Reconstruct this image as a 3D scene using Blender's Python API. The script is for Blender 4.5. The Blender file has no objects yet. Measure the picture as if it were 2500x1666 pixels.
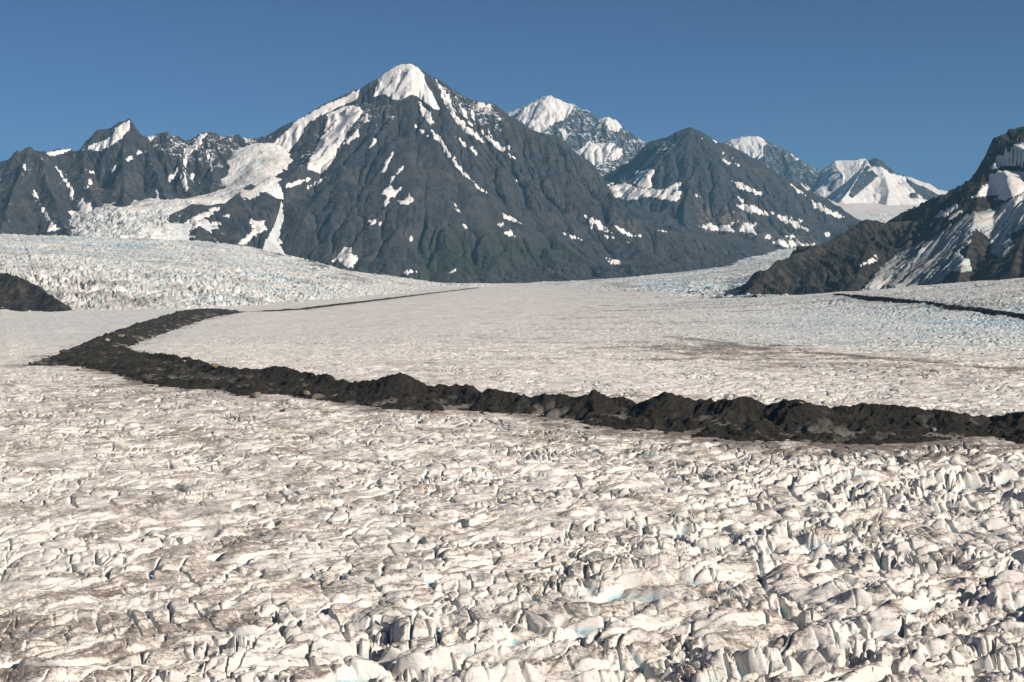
import bpy, math, time
import numpy as np
T0 = time.time()
rng = np.random.default_rng(7)
f4 = np.float32
# ------------------------------------------------------------------ camera model (photo frame 2500 x 1666)
FPX, CX, CY, HOR, CAMZ = 3434.0, 1250.0, 833.0, 650.0, 100.0
PITCH = math.atan((CY - HOR) / FPX)
CP, SP = math.cos(PITCH), math.sin(PITCH)

def P(px, py, D):
    v = (CY - py) / FPX; u = (px - CX) / FPX
    dy = CP + v * SP; dz = -SP + v * CP
    s = D / dy
    return np.array([u * s, D, CAMZ + dz * s])

def project(x, y, z):
    rz = z - CAMZ
    fw = y * CP - rz * SP
    up = y * SP + rz * CP
    return CX + FPX * x / fw, CY - FPX * up / fw

# ------------------------------------------------------------------ noise
def _h(ix, iy, seed):
    h = (ix.astype(np.uint32) * np.uint32(374761393)) ^ (iy.astype(np.uint32) * np.uint32(668265263)) ^ np.uint32((seed * 1274126177 + 974711) & 0xffffffff)
    h = (h ^ (h >> np.uint32(13))) * np.uint32(1274126177)
    h = (h ^ (h >> np.uint32(15))) * np.uint32(2246822519)
    return h ^ (h >> np.uint32(16))

_ang = np.linspace(0, 2 * math.pi, 256, endpoint=False)
_GX, _GY = np.cos(_ang).astype(f4), np.sin(_ang).astype(f4)

def perlin(x, y, seed=0):
    x = np.asarray(x, f4); y = np.asarray(y, f4)
    fx, fy = np.floor(x), np.floor(y)
    ix, iy = fx.astype(np.int32), fy.astype(np.int32)
    fx = x - fx; fy = y - fy
    u = fx * fx * fx * (fx * (fx * 6 - 15) + 10); v = fy * fy * fy * (fy * (fy * 6 - 15) + 10)
    def g(dx, dy):
        k = (_h(ix + dx, iy + dy, seed) & np.uint32(255)).astype(np.int32)
        return _GX[k] * (fx - dx) + _GY[k] * (fy - dy)
    a = g(0, 0); b = g(1, 0); a += u * (b - a)
    c = g(0, 1); d = g(1, 1); c += u * (d - c)
    return (a + v * (c - a)) * f4(1.5)

def fbm(x, y, wl, octs, seed=0, gain=0.5, ridged=False, spacing=None):
    out = np.zeros(np.shape(x), f4); amp = 1.0
    for o in range(octs):
        n = perlin(x / wl, y / wl, seed + o * 17)
        if ridged: n = 1 - 2.4 * np.abs(n)
        if spacing is not None: n = n * np.clip(wl / spacing / 1.5 - 0.7, 0, 1)
        out += f4(amp) * n
        amp *= gain; wl /= 2.03
    return out

def ss(a, b, x):
    t = np.clip((x - a) / (b - a), 0, 1); return t * t * (3 - 2 * t)

def voronoi(x, y, seed=0, jitter=0.9):
    """F1, F2-F1 (edge distance), vector to own cell point, two random numbers per cell"""
    x = np.asarray(x, f4); y = np.asarray(y, f4)
    ix, iy = np.floor(x).astype(np.int32), np.floor(y).astype(np.int32)
    f1 = np.full(x.shape, 9, f4); f2 = f1.copy()
    vx = np.zeros_like(f1); vy = vx.copy(); r1 = vx.copy(); r2 = vx.copy()
    for dx in (-1, 0, 1):
        for dy in (-1, 0, 1):
            h = _h(ix + dx, iy + dy, seed)
            a = (h & np.uint32(1023)).astype(f4) / 1023; b = ((h >> np.uint32(10)) & np.uint32(1023)).astype(f4) / 1023
            px = ix + dx + 0.5 + jitter * (a - 0.5) - x; py = iy + dy + 0.5 + jitter * (b - 0.5) - y
            d = np.sqrt(px * px + py * py)
            m = d < f1
            f2 = np.where(m, f1, np.minimum(f2, d))
            f1 = np.where(m, d, f1)
            vx = np.where(m, -px, vx); vy = np.where(m, -py, vy)
            c = ((h >> np.uint32(20)) & np.uint32(1023)).astype(f4) / 1023
            r1 = np.where(m, c, r1); r2 = np.where(m, (a * 7.3 + b * 3.1) % 1.0, r2)
    return f1, f2 - f1, vx, vy, r1, r2

# ------------------------------------------------------------------ geometry helpers
def segs_dist(X, Y, pts, closed=False):
    """distance to a polyline, arc length at foot, segment z if 3D"""
    pts = np.asarray(pts, float)
    n = len(pts); best = np.full(X.shape, 1e9, f4); S = np.zeros(X.shape, f4); Z = np.zeros(X.shape, f4); SIDE = np.zeros(X.shape, f4)
    acc = 0.0
    for i in range(n if closed else n - 1):
        a, b = pts[i], pts[(i + 1) % n]
        ex, ey = b[0] - a[0], b[1] - a[1]; L2 = ex * ex + ey * ey + 1e-9
        rx, ry = X - f4(a[0]), Y - f4(a[1])
        t = np.clip((rx * ex + ry * ey) / L2, 0, 1)
        d = np.hypot(rx - t * ex, ry - t * ey)
        m = d < best
        best = np.where(m, d, best); S = np.where(m, acc + t * math.sqrt(L2), S)
        if pts.shape[1] > 2: Z = np.where(m, a[2] + t * (b[2] - a[2]), Z)
        SIDE = np.where(m, np.sign(ex * ry - ey * rx), SIDE)
        acc += math.sqrt(L2)
    return best, S, Z, SIDE

def inside(X, Y, pts):
    c = np.zeros(X.shape, bool); n = len(pts)
    for i in range(n):
        x1, y1 = pts[i][:2]; x2, y2 = pts[(i + 1) % n][:2]
        if y1 == y2: continue
        m = (y1 > Y) != (y2 > Y)
        c ^= m & (X < (x2 - x1) * (Y - y1) / (y2 - y1) + x1)
    return c

def sdf(X, Y, pts):
    d = segs_dist(X, Y, [p[:2] for p in pts], True)[0]
    return np.where(inside(X, Y, pts), d, -d)

def smax(a, b, k):
    return np.maximum(a, b) + k * np.log1p(np.exp(-np.abs(a - b) / k))

def rbf(ctrl, smooth=0.0):
    c = np.asarray(ctrl, float); sc = 1000.0
    p = c[:, :2] / sc; n = len(p)
    r = np.hypot(p[:, None, 0] - p[None, :, 0], p[:, None, 1] - p[None, :, 1])
    K = r + np.eye(n) * smooth
    A = np.zeros((n + 3, n + 3)); A[:n, :n] = K; A[:n, n] = A[n, :n] = 1; A[:n, n + 1:] = p; A[n + 1:, :n] = p.T
    w = np.linalg.lstsq(A, np.r_[c[:, 2], 0, 0, 0], rcond=None)[0]
    def F(X, Y):
        X = X / sc; Y = Y / sc
        out = w[n] + w[n + 1] * X + w[n + 2] * Y
        for i in range(n): out = out + w[i] * np.hypot(X - p[i, 0], Y - p[i, 1])
        return out.astype(f4)
    return F

COL = bpy.context.scene.collection

def grid_object(name, X, Y, Z, mat, attrs=None, keep=None, parent=None, smooth=True):
    """quad sheet from 2D arrays; keep = per-vertex bool, faces with any kept vertex stay"""
    R, C = X.shape
    idx = np.arange(R * C, dtype=np.int32).reshape(R, C)
    q = np.stack([idx[:-1, :-1], idx[:-1, 1:], idx[1:, 1:], idx[1:, :-1]], -1).reshape(-1, 4)
    used = None
    if keep is not None:
        k = keep.reshape(-1); q = q[k[q].any(1)]
        if not len(q): return None
        used = np.unique(q); remap = np.zeros(R * C, np.int32); remap[used] = np.arange(len(used), dtype=np.int32); q = remap[q]
    co = np.stack([X, Y, Z], -1).reshape(-1, 3).astype(f4)
    if used is not None: co = co[used]
    me = bpy.data.meshes.new(name)
    me.vertices.add(len(co)); me.vertices.foreach_set('co', co.ravel())
    me.loops.add(q.size); me.loops.foreach_set('vertex_index', q.ravel().astype(np.int32))
    me.polygons.add(len(q)); me.polygons.foreach_set('loop_start', np.arange(0, q.size, 4, dtype=np.int32))
    me.polygons.foreach_set('use_smooth', np.full(len(q), smooth, bool))
    for an, arr in (attrs or {}).items():
        a = me.attributes.new(an, 'FLOAT', 'POINT'); v = arr.reshape(-1).astype(f4)
        a.data.foreach_set('value', v[used] if used is not None else v)
    me.update(); me.materials.append(mat)
    o = bpy.data.objects.new(name, me); COL.objects.link(o)
    if parent: o.parent = parent
    return o

def tag(o, label=None, cat=None, group=None, kind=None):
    for k, v in (('label', label), ('category', cat), ('group', group), ('kind', kind)):
        if v: o[k] = v
    return o

# ------------------------------------------------------------------ materials
class N:
    def __init__(s, name):
        s.m = bpy.data.materials.new(name); s.m.use_nodes = True; s.t = s.m.node_tree; s.t.nodes.clear()
        s.out = s.t.nodes.new('ShaderNodeOutputMaterial'); s.bsdf = s.t.nodes.new('ShaderNodeBsdfPrincipled')
        s.t.links.new(s.bsdf.outputs[0], s.out.inputs[0]); s._pos = None
    def put(s, sock, v):
        if hasattr(v, 'is_linked') or isinstance(v, bpy.types.NodeSocket): s.t.links.new(v, sock)
        else: sock.default_value = v
    def pos(s, sx=1, sy=1, sz=1):
        if s._pos is None: s._pos = s.t.nodes.new('ShaderNodeNewGeometry')
        n = s.t.nodes.new('ShaderNodeVectorMath'); n.operation = 'MULTIPLY'; s.t.links.new(s._pos.outputs['Position'], n.inputs[0]); n.inputs[1].default_value = (sx, sy, sz)
        return n.outputs[0]
    def nz(s):
        s.pos(); n = s.t.nodes.new('ShaderNodeSeparateXYZ'); s.t.links.new(s._pos.outputs['Normal'], n.inputs[0]); return n.outputs[2]
    def noise(s, scale, detail=4, rough=0.55, vec=None, dist=0.0, kind='FBM'):
        n = s.t.nodes.new('ShaderNodeTexNoise'); n.noise_type = kind
        n.inputs['Scale'].default_value = scale; n.inputs['Detail'].default_value = detail; n.inputs['Roughness'].default_value = rough; n.inputs['Distortion'].default_value = dist
        s.t.links.new(vec if vec is not None else s.pos(), n.inputs['Vector']); return n.outputs[0]
    def attr(s, name):
        n = s.t.nodes.new('ShaderNodeAttribute'); n.attribute_name = name; return n.outputs['Fac']
    def math(s, op, a, b=0.0, c=None, clamp=False):
        n = s.t.nodes.new('ShaderNodeMath'); n.operation = op; n.use_clamp = clamp
        s.put(n.inputs[0], a); s.put(n.inputs[1], b)
        if c is not None: s.put(n.inputs[2], c)
        return n.outputs[0]
    def ramp(s, x, a, b, lo=0.0, hi=1.0):
        n = s.t.nodes.new('ShaderNodeMapRange'); n.interpolation_type = 'SMOOTHSTEP'
        s.put(n.inputs[0], x); n.inputs[1].default_value = a; n.inputs[2].default_value = b; n.inputs[3].default_value = lo; n.inputs[4].default_value = hi
        return n.outputs[0]
    def mix(s, f, a, b):
        n = s.t.nodes.new('ShaderNodeMix'); n.data_type = 'RGBA'
        s.put(n.inputs[0], f)
        for k, v in ((6, a), (7, b)):
            if isinstance(v, tuple): n.inputs[k].default_value = (*v, 1)
            else: s.t.links.new(v, n.inputs[k])
        return n.outputs[2]
    def bump(s, h, dist, strength=1.0):
        n = s.t.nodes.new('ShaderNodeBump'); n.inputs['Strength'].default_value = strength; n.inputs['Distance'].default_value = dist
        s.t.links.new(h, n.inputs['Height']); s.t.links.new(n.outputs[0], s.bsdf.inputs['Normal'])
    def finish(s, col, rough=0.85, spec=0.2):
        if isinstance(col, tuple): s.bsdf.inputs['Base Color'].default_value = (*col, 1)
        else: s.t.links.new(col, s.bsdf.inputs['Base Color'])
        s.put(s.bsdf.inputs['Roughness'], rough); s.bsdf.inputs['Specular IOR Level'].default_value = spec
        return s.m

def make_ice():
    n = N('glacier_ice')
    d, b = n.attr('dirt'), n.attr('blue')
    r = n.t.nodes.new('ShaderNodeVectorRotate'); r.rotation_type = 'Z_AXIS'; r.inputs['Angle'].default_value = 0.35
    n.t.links.new(n.pos(), r.inputs[0])
    def vec(sx, sy, sz):
        q = n.t.nodes.new('ShaderNodeVectorMath'); q.operation = 'MULTIPLY'; n.t.links.new(r.outputs[0], q.inputs[0]); q.inputs[1].default_value = (sx, sy, sz); return q.outputs[0]
    st = n.noise(0.85, 7, 0.70, vec(0.38, 1.2, 1.7), 0.6)              # grimy foliation streaks
    st2 = n.noise(0.075, 6, 0.62, vec(0.5, 1.0, 1.0), 0.4)
    fine = n.noise(2.4, 5, 0.7, vec(0.6, 1.0, 1.3))
    k = n.math('ADD', n.math('MULTIPLY', st, 0.62), n.math('ADD', n.math('MULTIPLY', st2, 0.30), n.math('MULTIPLY', fine, 0.24)))
    film = n.ramp(n.math('ADD', k, n.math('MULTIPLY', d, 0.34)), 0.56, 0.92)
    spots = n.ramp(n.math('ADD', n.math('ADD', n.math('MULTIPLY', st, .65), n.math('MULTIPLY', fine, .45)), n.math('MULTIPLY', d, 0.20)), 0.595, 0.72)
    clean = n.mix(st2, (0.67, 0.61, 0.545), (0.75, 0.705, 0.645))
    col = n.mix(film, clean, (0.54, 0.45, 0.365))
    col = n.mix(n.math('MULTIPLY', spots, 0.78), col, (0.15, 0.122, 0.102))
    grit = n.noise(1.1, 6, 0.78, vec(0.75, 1.0, 1.2), 0.8)
    col = n.mix(n.math('MULTIPLY', n.ramp(n.math('ADD', grit, n.math('MULTIPLY', d, 0.12)), 0.60, 0.70), 0.8), col, (0.17, 0.14, 0.12))
    col = n.mix(n.math('MULTIPLY', b, 1.05, clamp=True), col, (0.22, 0.43, 0.51))
    n.bump(n.math('ADD', n.math('MULTIPLY', st, 1.0), n.math('MULTIPLY', fine, .35)), 1.1, 0.55)
    return n.finish(col, 0.6, 0.3)

def make_snow():
    n = N('snow')
    a = n.noise(0.02, 6, 0.6, n.pos(1, 1, 0.6)); c = n.noise(0.12, 5, 0.65)
    col = n.mix(n.ramp(a, 0.35, 0.7), (0.74, 0.70, 0.655), (0.62, 0.57, 0.52))
    col = n.mix(n.ramp(c, 0.6, 0.8, 0, 0.35), col, (0.46, 0.42, 0.385))
    n.bump(a, 14, 0.6)
    return n.finish(col, 0.6, 0.25)

def make_rock(name, dark, mid, warm, green=False, dust=True, sc=1.0):
    n = N(name)
    big = n.noise(0.0032 * sc, 6, 0.6, n.pos(1, 1, 1.3)); med = n.noise(0.02 * sc, 8, 0.68, n.pos(1.2, 1.0, 0.55), 0.5); fine = n.noise(0.09 * sc, 5, 0.7)
    col = n.mix(n.ramp(med, 0.32, 0.68), dark, mid)
    col = n.mix(n.math('MULTIPLY', n.ramp(big, 0.48, 0.66), n.ramp(med, 0.3, 0.7)), col, warm)
    col = n.mix(n.math('MULTIPLY', n.attr('tan'), n.ramp(med, 0.36, 0.62), clamp=True), col, (0.17, 0.125, 0.09))
    if green:
        col = n.mix(n.math('MULTIPLY', n.attr('green'), n.ramp(med, 0.3, 0.6), clamp=True), col, (0.034, 0.042, 0.022))
    if dust:
        k = n.math('ADD', n.math('MULTIPLY', med, 0.65), n.math('MULTIPLY', fine, 0.45))
        k = n.math('ADD', k, n.math('MULTIPLY', n.math('SUBTRACT', n.nz(), 0.62), 0.35))
        k = n.math('ADD', k, n.math('MULTIPLY', n.attr('dust'), 0.34))
        col = n.mix(n.ramp(k, 0.80, 0.86), col, (0.74, 0.72, 0.70))
    n.bump(n.math('ADD', n.math('MULTIPLY', med, 1.0), n.math('MULTIPLY', fine, .4)), 14 / sc, 0.8)
    return n.finish(col, 0.95, 0.12)

def make_moraine():
    n = N('moraine_debris')
    a = n.noise(0.05, 6, 0.65); b = n.noise(0.5, 6, 0.75, n.pos(1, 1, 1)); c = n.noise(1.6, 3, 0.7)
    col = n.mix(n.ramp(b, 0.32, 0.68), (0.020, 0.017, 0.0135), (0.060, 0.051, 0.040))
    col = n.mix(n.math('MULTIPLY', n.ramp(a, 0.5, 0.66), n.attr('apron'), clamp=True), col, (0.072, 0.059, 0.040))
    col = n.mix(n.ramp(c, 0.60, 0.70, 0, 0.6), col, (0.15, 0.128, 0.104))
    col = n.mix(n.attr('ice'), col, n.mix(b, (0.20, 0.17, 0.14), (0.62, 0.56, 0.50)))
    n.bump(n.math('ADD', b, n.math('MULTIPLY', c, .5)), 3.0, 1.0)
    return n.finish(col, 0.95, 0.12)

def make_boulder(name, c1, c2):
    n = N(name); a = n.noise(0.8, 5, 0.65)
    n.bump(a, 0.5, 0.6)
    return n.finish(n.mix(a, c1, c2), 0.9, 0.2)

M_ICE, M_SNOW = make_ice(), make_snow()
M_ROCK = make_rock('slate_rock', (0.025, 0.025, 0.0265), (0.057, 0.056, 0.057), (0.076, 0.066, 0.058), green=True)
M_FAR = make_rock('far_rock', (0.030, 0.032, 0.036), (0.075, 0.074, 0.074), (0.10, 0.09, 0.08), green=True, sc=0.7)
M_HILL = make_rock('hill_rock', (0.014, 0.0135, 0.0125), (0.052, 0.046, 0.039), (0.080, 0.064, 0.048), green=True, dust=True, sc=2.0)
M_MOR = make_moraine()

# ------------------------------------------------------------------ plain of the main glacier
SWELL = [P(1990, 728, 4400), P(2050, 725, 4200), P(2200, 712, 3900), P(2350, 700, 3600), P(2500, 683, 3300), P(2800, 655, 3000), P(3300, 620, 2700)]

def plain(X, Y):
    d, s, z, side = segs_dist(X, Y, SWELL)
    w = np.where(side > 0, 900.0, 520.0)
    return (z * np.exp(-(d / w) ** 2)).astype(f4)

def ground(px, py):
    """where the sight line through a photo point meets the plain"""
    v = (CY - py) / FPX; u = (px - CX) / FPX
    dx, dy, dz = u, CP + v * SP, -SP + v * CP
    D = np.exp(np.linspace(math.log(250), math.log(9000), 3000)); s = D / dy
    h = CAMZ + dz * s - plain((dx * s).astype(f4), D.astype(f4))
    k = np.argmax(h < 0) if (h < 0).any() else len(D) - 1
    return np.array([dx * s[k], D[k]])

# moraine footprint, world metres
CREST_LOW = [(2800, 1045, 9), (2620, 1025, 8), (2500, 1015, 11), (2420, 1016, 9), (2340, 1010, 11), (2230, 998, 12), (2125, 988, 13), (2020, 988, 12), (1945, 980, 17), (1870, 988, 14), (1806, 969, 18), (1700, 977, 14),
             (1626, 967, 17), (1560, 968, 13), (1488, 964, 13), (1450, 958, 16), (1413, 941, 20), (1375, 957, 14), (1328, 946, 18), (1275, 960, 12), (1211, 951, 14), (1148, 940, 14), (1041, 937, 13), (983, 916, 19), (914, 930, 14),
             (850, 928, 11), (808, 916, 13), (740, 908, 11), (690, 898, 13), (637, 901, 11), (580, 900, 11), (531, 893, 11), (457, 873, 11), (361, 863, 11), (300, 870, 9), (220, 880, 6), (140, 886, 3), (85, 892, .5)]
CREST_UP = [(85, 892, .5), (160, 860, 6), (265, 812, 11), (350, 781, 14), (425, 760, 14), (510, 753, 12), (585, 757, 6), (660, 756, 4.5), (744, 751, 4.5), (808, 743, 4.5), (903, 732, 5), (1063, 713, 5), (1170, 701, 4)]
crest_low = [P(x, y, (100 - h) * FPX / (y - HOR)) for x, y, h in CREST_LOW]
_h0 = np.array([c[2] for c in crest_low]); _hm = np.convolve(np.pad(_h0, 2, mode='edge'), np.ones(5) / 5, 'valid')
for c, d_ in zip(crest_low, np.clip(_h0 - _hm, -3, 4)): c[2] += 0.95 * d_
crest_up = [P(x, y, (100 - h) * FPX / (y - HOR)) for x, y, h in CREST_UP]
FRONT = [(2800, 1110), (2500, 1082), (2380, 1062), (2250, 1078), (2100, 1088), (1960, 1074), (1800, 1080), (1690, 1060), (1590, 1050), (1500, 1048), (1413, 1030), (1330, 1012), (1220, 1010), (1120, 1000), (1062, 1003), (960, 1002), (850, 985), (744, 972), (660, 960), (585, 967), (520, 950), (457, 952), (350, 935), (276, 912), (180, 893), (70, 893)]
RIGHT_UP = [(1170, 703), (1063, 716), (903, 737), (808, 748), (744, 756), (660, 761), (595, 762), (510, 776), (446, 797), (370, 825), (300, 852)]
foot = [ground(*p) for p in FRONT]
foot += [c[:2] + np.array([-18, 40 if c[1] < 3000 else 25]) for c in crest_up[1:]]
foot += [ground(*p) for p in RIGHT_UP]
foot += [c[:2] + np.array([0, 32]) for c in crest_low[::-1] if c[0] > -380]
MOR2 = [ground(*p) for p in [(2035, 723), (2170, 734), (2300, 749), (2400, 761), (2500, 776), (2650, 800)]]
BAND = [ground(*p) for p in [(1640, 824), (1750, 836), (1850, 850), (2000, 862), (2150, 877), (2300, 890), (2500, 905), (2800, 930)]]
BAND2 = [ground(*p) for p in [(1690, 840), (2000, 890), (2300, 912), (2700, 930)]]

# ------------------------------------------------------------------ serac / crevasse relief shared by all ice
def ice_relief(X, Y, A, sp, seed=0, block=26.0, aniso=1.25, fine=True):
    """A = local relief in metres, sp = mesh spacing. Pillowy mounds with sharp clefts, cut by open crevasses. returns dz, blue"""
    wx = X + 7 * perlin(X / 43, Y / 43, seed + 1) + 2.6 * perlin(X / 15, Y / 15, seed + 2)
    wy = Y + 7 * perlin(X / 43, Y / 43, seed + 3) + 2.6 * perlin(X / 15, Y / 15, seed + 4)
    ca, sa = math.cos(0.35), math.sin(0.35)
    rx, ry = (wx * ca + wy * sa), (-wx * sa + wy * ca)
    B = block
    def mounds(x, y):
        return 1.15 * np.abs(perlin(x / (B * 1.5), y / (B * 0.8), seed + 12)) + 0.55 * np.abs(perlin(x / (B * .62), y / (B * .38), seed + 13))
    m0 = mounds(rx, ry)
    k = np.minimum(A * 1.3, 6.0)
    m = mounds(rx - 0.25 * k * m0, ry + 0.8 * k * m0)                  # crests lean toward the valley mouth: gentle backs, steep fronts
    z = A * 1.5 * (m - 0.35)
    for wl, am, sd_ in () if not fine else ((B * .22, .17, 14), (B * .105, .10, 15), (B * .05, .06, 16), (B * .024, .035, 17)):
        lod = np.clip(wl / sp / 2.2 - 0.6, 0, 1)
        if float(np.max(lod)) <= 0: continue
        z += lod * A * am * (np.abs(perlin((rx * .62 + 0.5 * z) / wl, ry / wl, seed + sd_)) * 1.6 - .4)
    # tilted blocks and open crevasses
    f1, e, vx, vy, r1, r2 = voronoi(rx / B, ry / (B * aniso), seed + 5)
    gate = ss(-0.05, 0.38, perlin(X / 75, Y / 75, seed + 6) + 0.5 * (r1 - .45))
    wdt = np.maximum(0.10 + 0.10 * perlin(X / 30, Y / 30, seed + 7), 0.03)
    c1 = 1 - ss(0.15, 1.0, e / wdt)
    z += A * 0.30 * gate * ((r1 - 0.5) * 1.5 * vx + ((r2 - 0.5) * 1.2 + 0.4) * vy)
    gate = gate * ss(0.5, 1.6, A)
    z -= (A * 1.1 + 0.3) * c1 * gate
    blue = c1 * gate
    b2 = B * 0.42
    lod = np.clip(b2 / sp / 2.0 - 1.0, 0, 1)
    if fine and float(np.max(lod)) > 0:
        f1, e, vx, vy, r1, r2 = voronoi(rx / b2 + 3.7, ry / (b2 * 1.2) + 1.3, seed + 8)
        gate2 = ss(0.0, 0.4, perlin(X / 37, Y / 37, seed + 9) + 0.7 * (r1 - .45))
        c2 = (1 - ss(0.1, 1.0, e / 0.2)) * gate2
        z += lod * A * gate2 * (0.15 * ((r1 - .5) * 1.6 * vx + ((r2 - .5) * 1.4 + .3) * vy) + 0.08 * (r1 - .5))
        z -= lod * A * 0.4 * c2
        blue = np.maximum(blue, 0.6 * c2 * lod)
    # long slots running across the flow
    if B > 12:
        cr = np.abs(perlin(rx / (B * 3.2), ry / (B * 0.95), seed + 31)) / (0.05 + 0.09 * ss(-.2, .5, perlin(X / 33, Y / 33, seed + 33)))
        c3 = (1 - ss(0.25, 1.0, cr)) * ss(-0.12, 0.16, perlin(X / 120, Y / 90, seed + 32)) * ss(0.7, 1.6, A)
        z -= (A * 1.35 + 1.1) * c3; blue = np.maximum(blue, c3)
        cf = np.abs(perlin(rx / (B * 0.75), ry / (B * 2.2), seed + 35)) / (0.05 + 0.06 * ss(-.2, .5, perlin(X / 23, Y / 23, seed + 36)))
        c4 = (1 - ss(0.25, 1.0, cf)) * ss(0.0, 0.2, perlin(X / 52, Y / 52, seed + 37)) * ss(0.7, 1.6, A)
        z -= (A * 1.0 + 0.9) * c4; blue = np.maximum(blue, c4)
    z += A * 0.35 * perlin(X / 62, Y / 62, seed + 11)
    blue = np.maximum(blue, 0.40 * ss(0.14, 0.02, m) * ss(2.0, 4, A))
    return z, blue

def fan(u0, u1, nu, y0, y1, ratio):
    u = np.linspace(u0, u1, nu) if np.isscalar(u0) else np.concatenate([np.linspace(a, b, n, endpoint=False) for a, b, n in u0]); rows = [y0]
    while rows[-1] < y1:
        r = ratio(rows[-1]); rows.append(rows[-1] * (1 + r))
    y = np.array(rows)
    return (u[None, :] * y[:, None]).astype(f4), np.repeat(y[:, None], len(u), 1).astype(f4)

def blob(px, py, x, y, sx, sy):
    return np.exp(-((px - x) / sx) ** 2 - ((py - y) / sy) ** 2)

QUICK = False
def build_glacier():
    X, Y = fan([(-0.95, -0.40, 90), (-0.40, 0.42, 1220), (0.42, 0.95, 90)], None, None, 190, 8900, lambda y: 0.00115 if y < 900 else (0.0014 if y < 1800 else 0.0026))
    Z0 = plain(X, Y)
    sp = Y * f4(0.00075)
    px, py = project(X, Y, Z0)          # used only as map coordinates when laying out the zones below
    mo = sdf_cache(X, Y)
    ymor = np.interp(px, [c[0] for c in CREST_LOW][::-1], [c[1] + 30 for c in CREST_LOW][::-1]).astype(f4)
    far = ss(70, -60, py - ymor)                                         # 1 beyond the moraine, 0 on the near side
    zone = 1.55 + 2.5 * ss(1000, 1600, py + 0.20 * (px - 1250)) + 0.9 * np.exp(-((py - 1180) / 110) ** 2) * ss(900, 1500, px)
    zone *= 0.75 + 0.25 * ss(200, 1500, px + 0.9 * (py - 1100))
    zone = zone * (1 - far) + np.minimum(zone, 1.7) * far
    big = fbm(X, Y, 190, 2, 77)
    zone = zone * (1 + 0.5 * big)
    smoothz = blob(px, py, 950, 760, 420, 50) + blob(px, py, 250, 800, 330, 45) * 0.6
    zone *= 1 - 0.6 * np.clip(smoothz, 0, 1)
    zone += 2.6 * (blob(px, py, 2450, 800, 420, 50) + blob(px, py, 1750, 715, 230, 14) + blob(px, py, 2100, 745, 300, 14))
    near = np.exp(-np.clip(np.abs(mo) - 4, 0, None) / 16)
    zone = np.maximum(zone * (1 - 0.75 * near), 0.5)
    heavy = zone * ss(950, 1500, px * .55 + (py - 1000) * 1.3) * (1 - far)
    small = (1.15 + 0.30 * zone) * (1 - 0.45 * np.clip(smoothz, 0, 1)) * (1 - 0.7 * near)
    small = small * (1 - 0.28 * far)
    small *= 1 - 0.5 * ss(3.2, 5.0, zone) * 0
    dz, blue = ice_relief(X, Y, small.astype(f4), sp, 3, block=15.0)
    dz2, blue2 = ice_relief(X, Y, (0.68 * heavy).astype(f4), sp, 403, block=29.0, fine=False)
    dz = dz + dz2; blue = np.maximum(blue, blue2)
    und = 3.0 * fbm(X, Y, 260, 3, 55) + 1.2 * fbm(X, Y, 60, 2, 58)
    Z = Z0 + dz + und * (1 - near) * 0.8
    Z = np.where(mo > 3, np.minimum(Z, Z0 - 1.5), Z)
    # dirt film
    dirt = 0.29 + 0.10 * ss(900, 1700, px) * (1 - far) + 0.14 * fbm(X * 0.8, Y, 150, 3, 91) + 0.40 * fbm(X * 0.7, Y, 19, 4, 95) - 0.34 * far
    dirt += 1.0 * np.exp(-np.clip(-mo, 0, None) / 20) * (0.15 + ss(-.1, .4, fbm(X, Y, 34, 3, 12))) + 1.3 * blob(px, py, 2440, 1118, 130, 14) * ss(-.15, .2, fbm(X, Y, 16, 3, 13))
    for pl, wd, st in ((BAND, 13, 0.7), (BAND2, 110, 0.42), (MOR2, 60, 0.5)):
        d, s, _, side = segs_dist(X, Y, pl)
        d = np.abs(d + 14 * perlin(X / 90, Y / 40, 15))
        dirt += st * np.exp(-(d / wd) ** 2)
    dirt -= 0.28 * blob(px, py, 2250, 790, 600, 40) + 0.25 * blob(px, py, 250, 800, 350, 50)
    dirt += 0.28 * blob(px, py, 100, 1600, 500, 120) + 0.2 * blob(px, py, 1800, 1640, 350, 60)
    dirt += far * (0.40 * ss(.05, .45, fbm(X * .10, Y, 70, 3, 97)) + 0.25 * fbm(X * .25, Y, 26, 3, 98)) * ss(1000, 1500, px + 2 * (py - 760)) + 1.2 * blob(px, py, 2200, 1094, 360, 16) * ss(-.05, .3, fbm(X, Y, 14, 3, 14))
    # scraped, steep and sunk ice is clean or blue
    gy = np.gradient(Z, axis=0) / np.maximum(np.gradient(Y, axis=0), 1e-3); gx = np.gradient(Z, axis=1) / np.maximum(np.gradient(X, axis=1), 1e-3)
    slope = np.hypot(gx, gy)
    dirt -= 0.55 * ss(0.6, 1.8, slope)
    def mean(a, w):
        for ax in (0, 1):
            n = a.shape[ax]; c = np.concatenate([np.zeros_like(np.take(a, [0], ax), dtype=np.float64), np.cumsum(a, ax, dtype=np.float64)], ax)
            lo = np.clip(np.arange(n) - w, 0, n); hi = np.clip(np.arange(n) + w + 1, 0, n)
            sh = [1, 1]; sh[ax] = n
            a = ((np.take(c, hi, ax) - np.take(c, lo, ax)) / (hi - lo).reshape(sh)).astype(f4)
        return a
    sunk = mean(Z, 9) - Z
    blue = blue * ss(0.15, 1.0, sunk) * (0.55 + 0.45 * ss(0.35, 1.2, slope))
    blue = 0.95 * blue * ss(0.9, 2.4, zone) + 0.10 * (py < 850) * ss(1300, 2000, px) + 0.34 * blob(px, py, 2350, 790, 420, 40) * (0.4 + ss(-.3, .5, perlin(X / 120, Y / 120, 33))) + 0.12 * blob(px, py, 200, 800, 300, 40)
    o = grid_object('glacier', X, Y, Z, M_ICE, {'dirt': np.clip(dirt, -0.3, 1.6), 'blue': np.clip(blue, 0, 1)})
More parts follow.
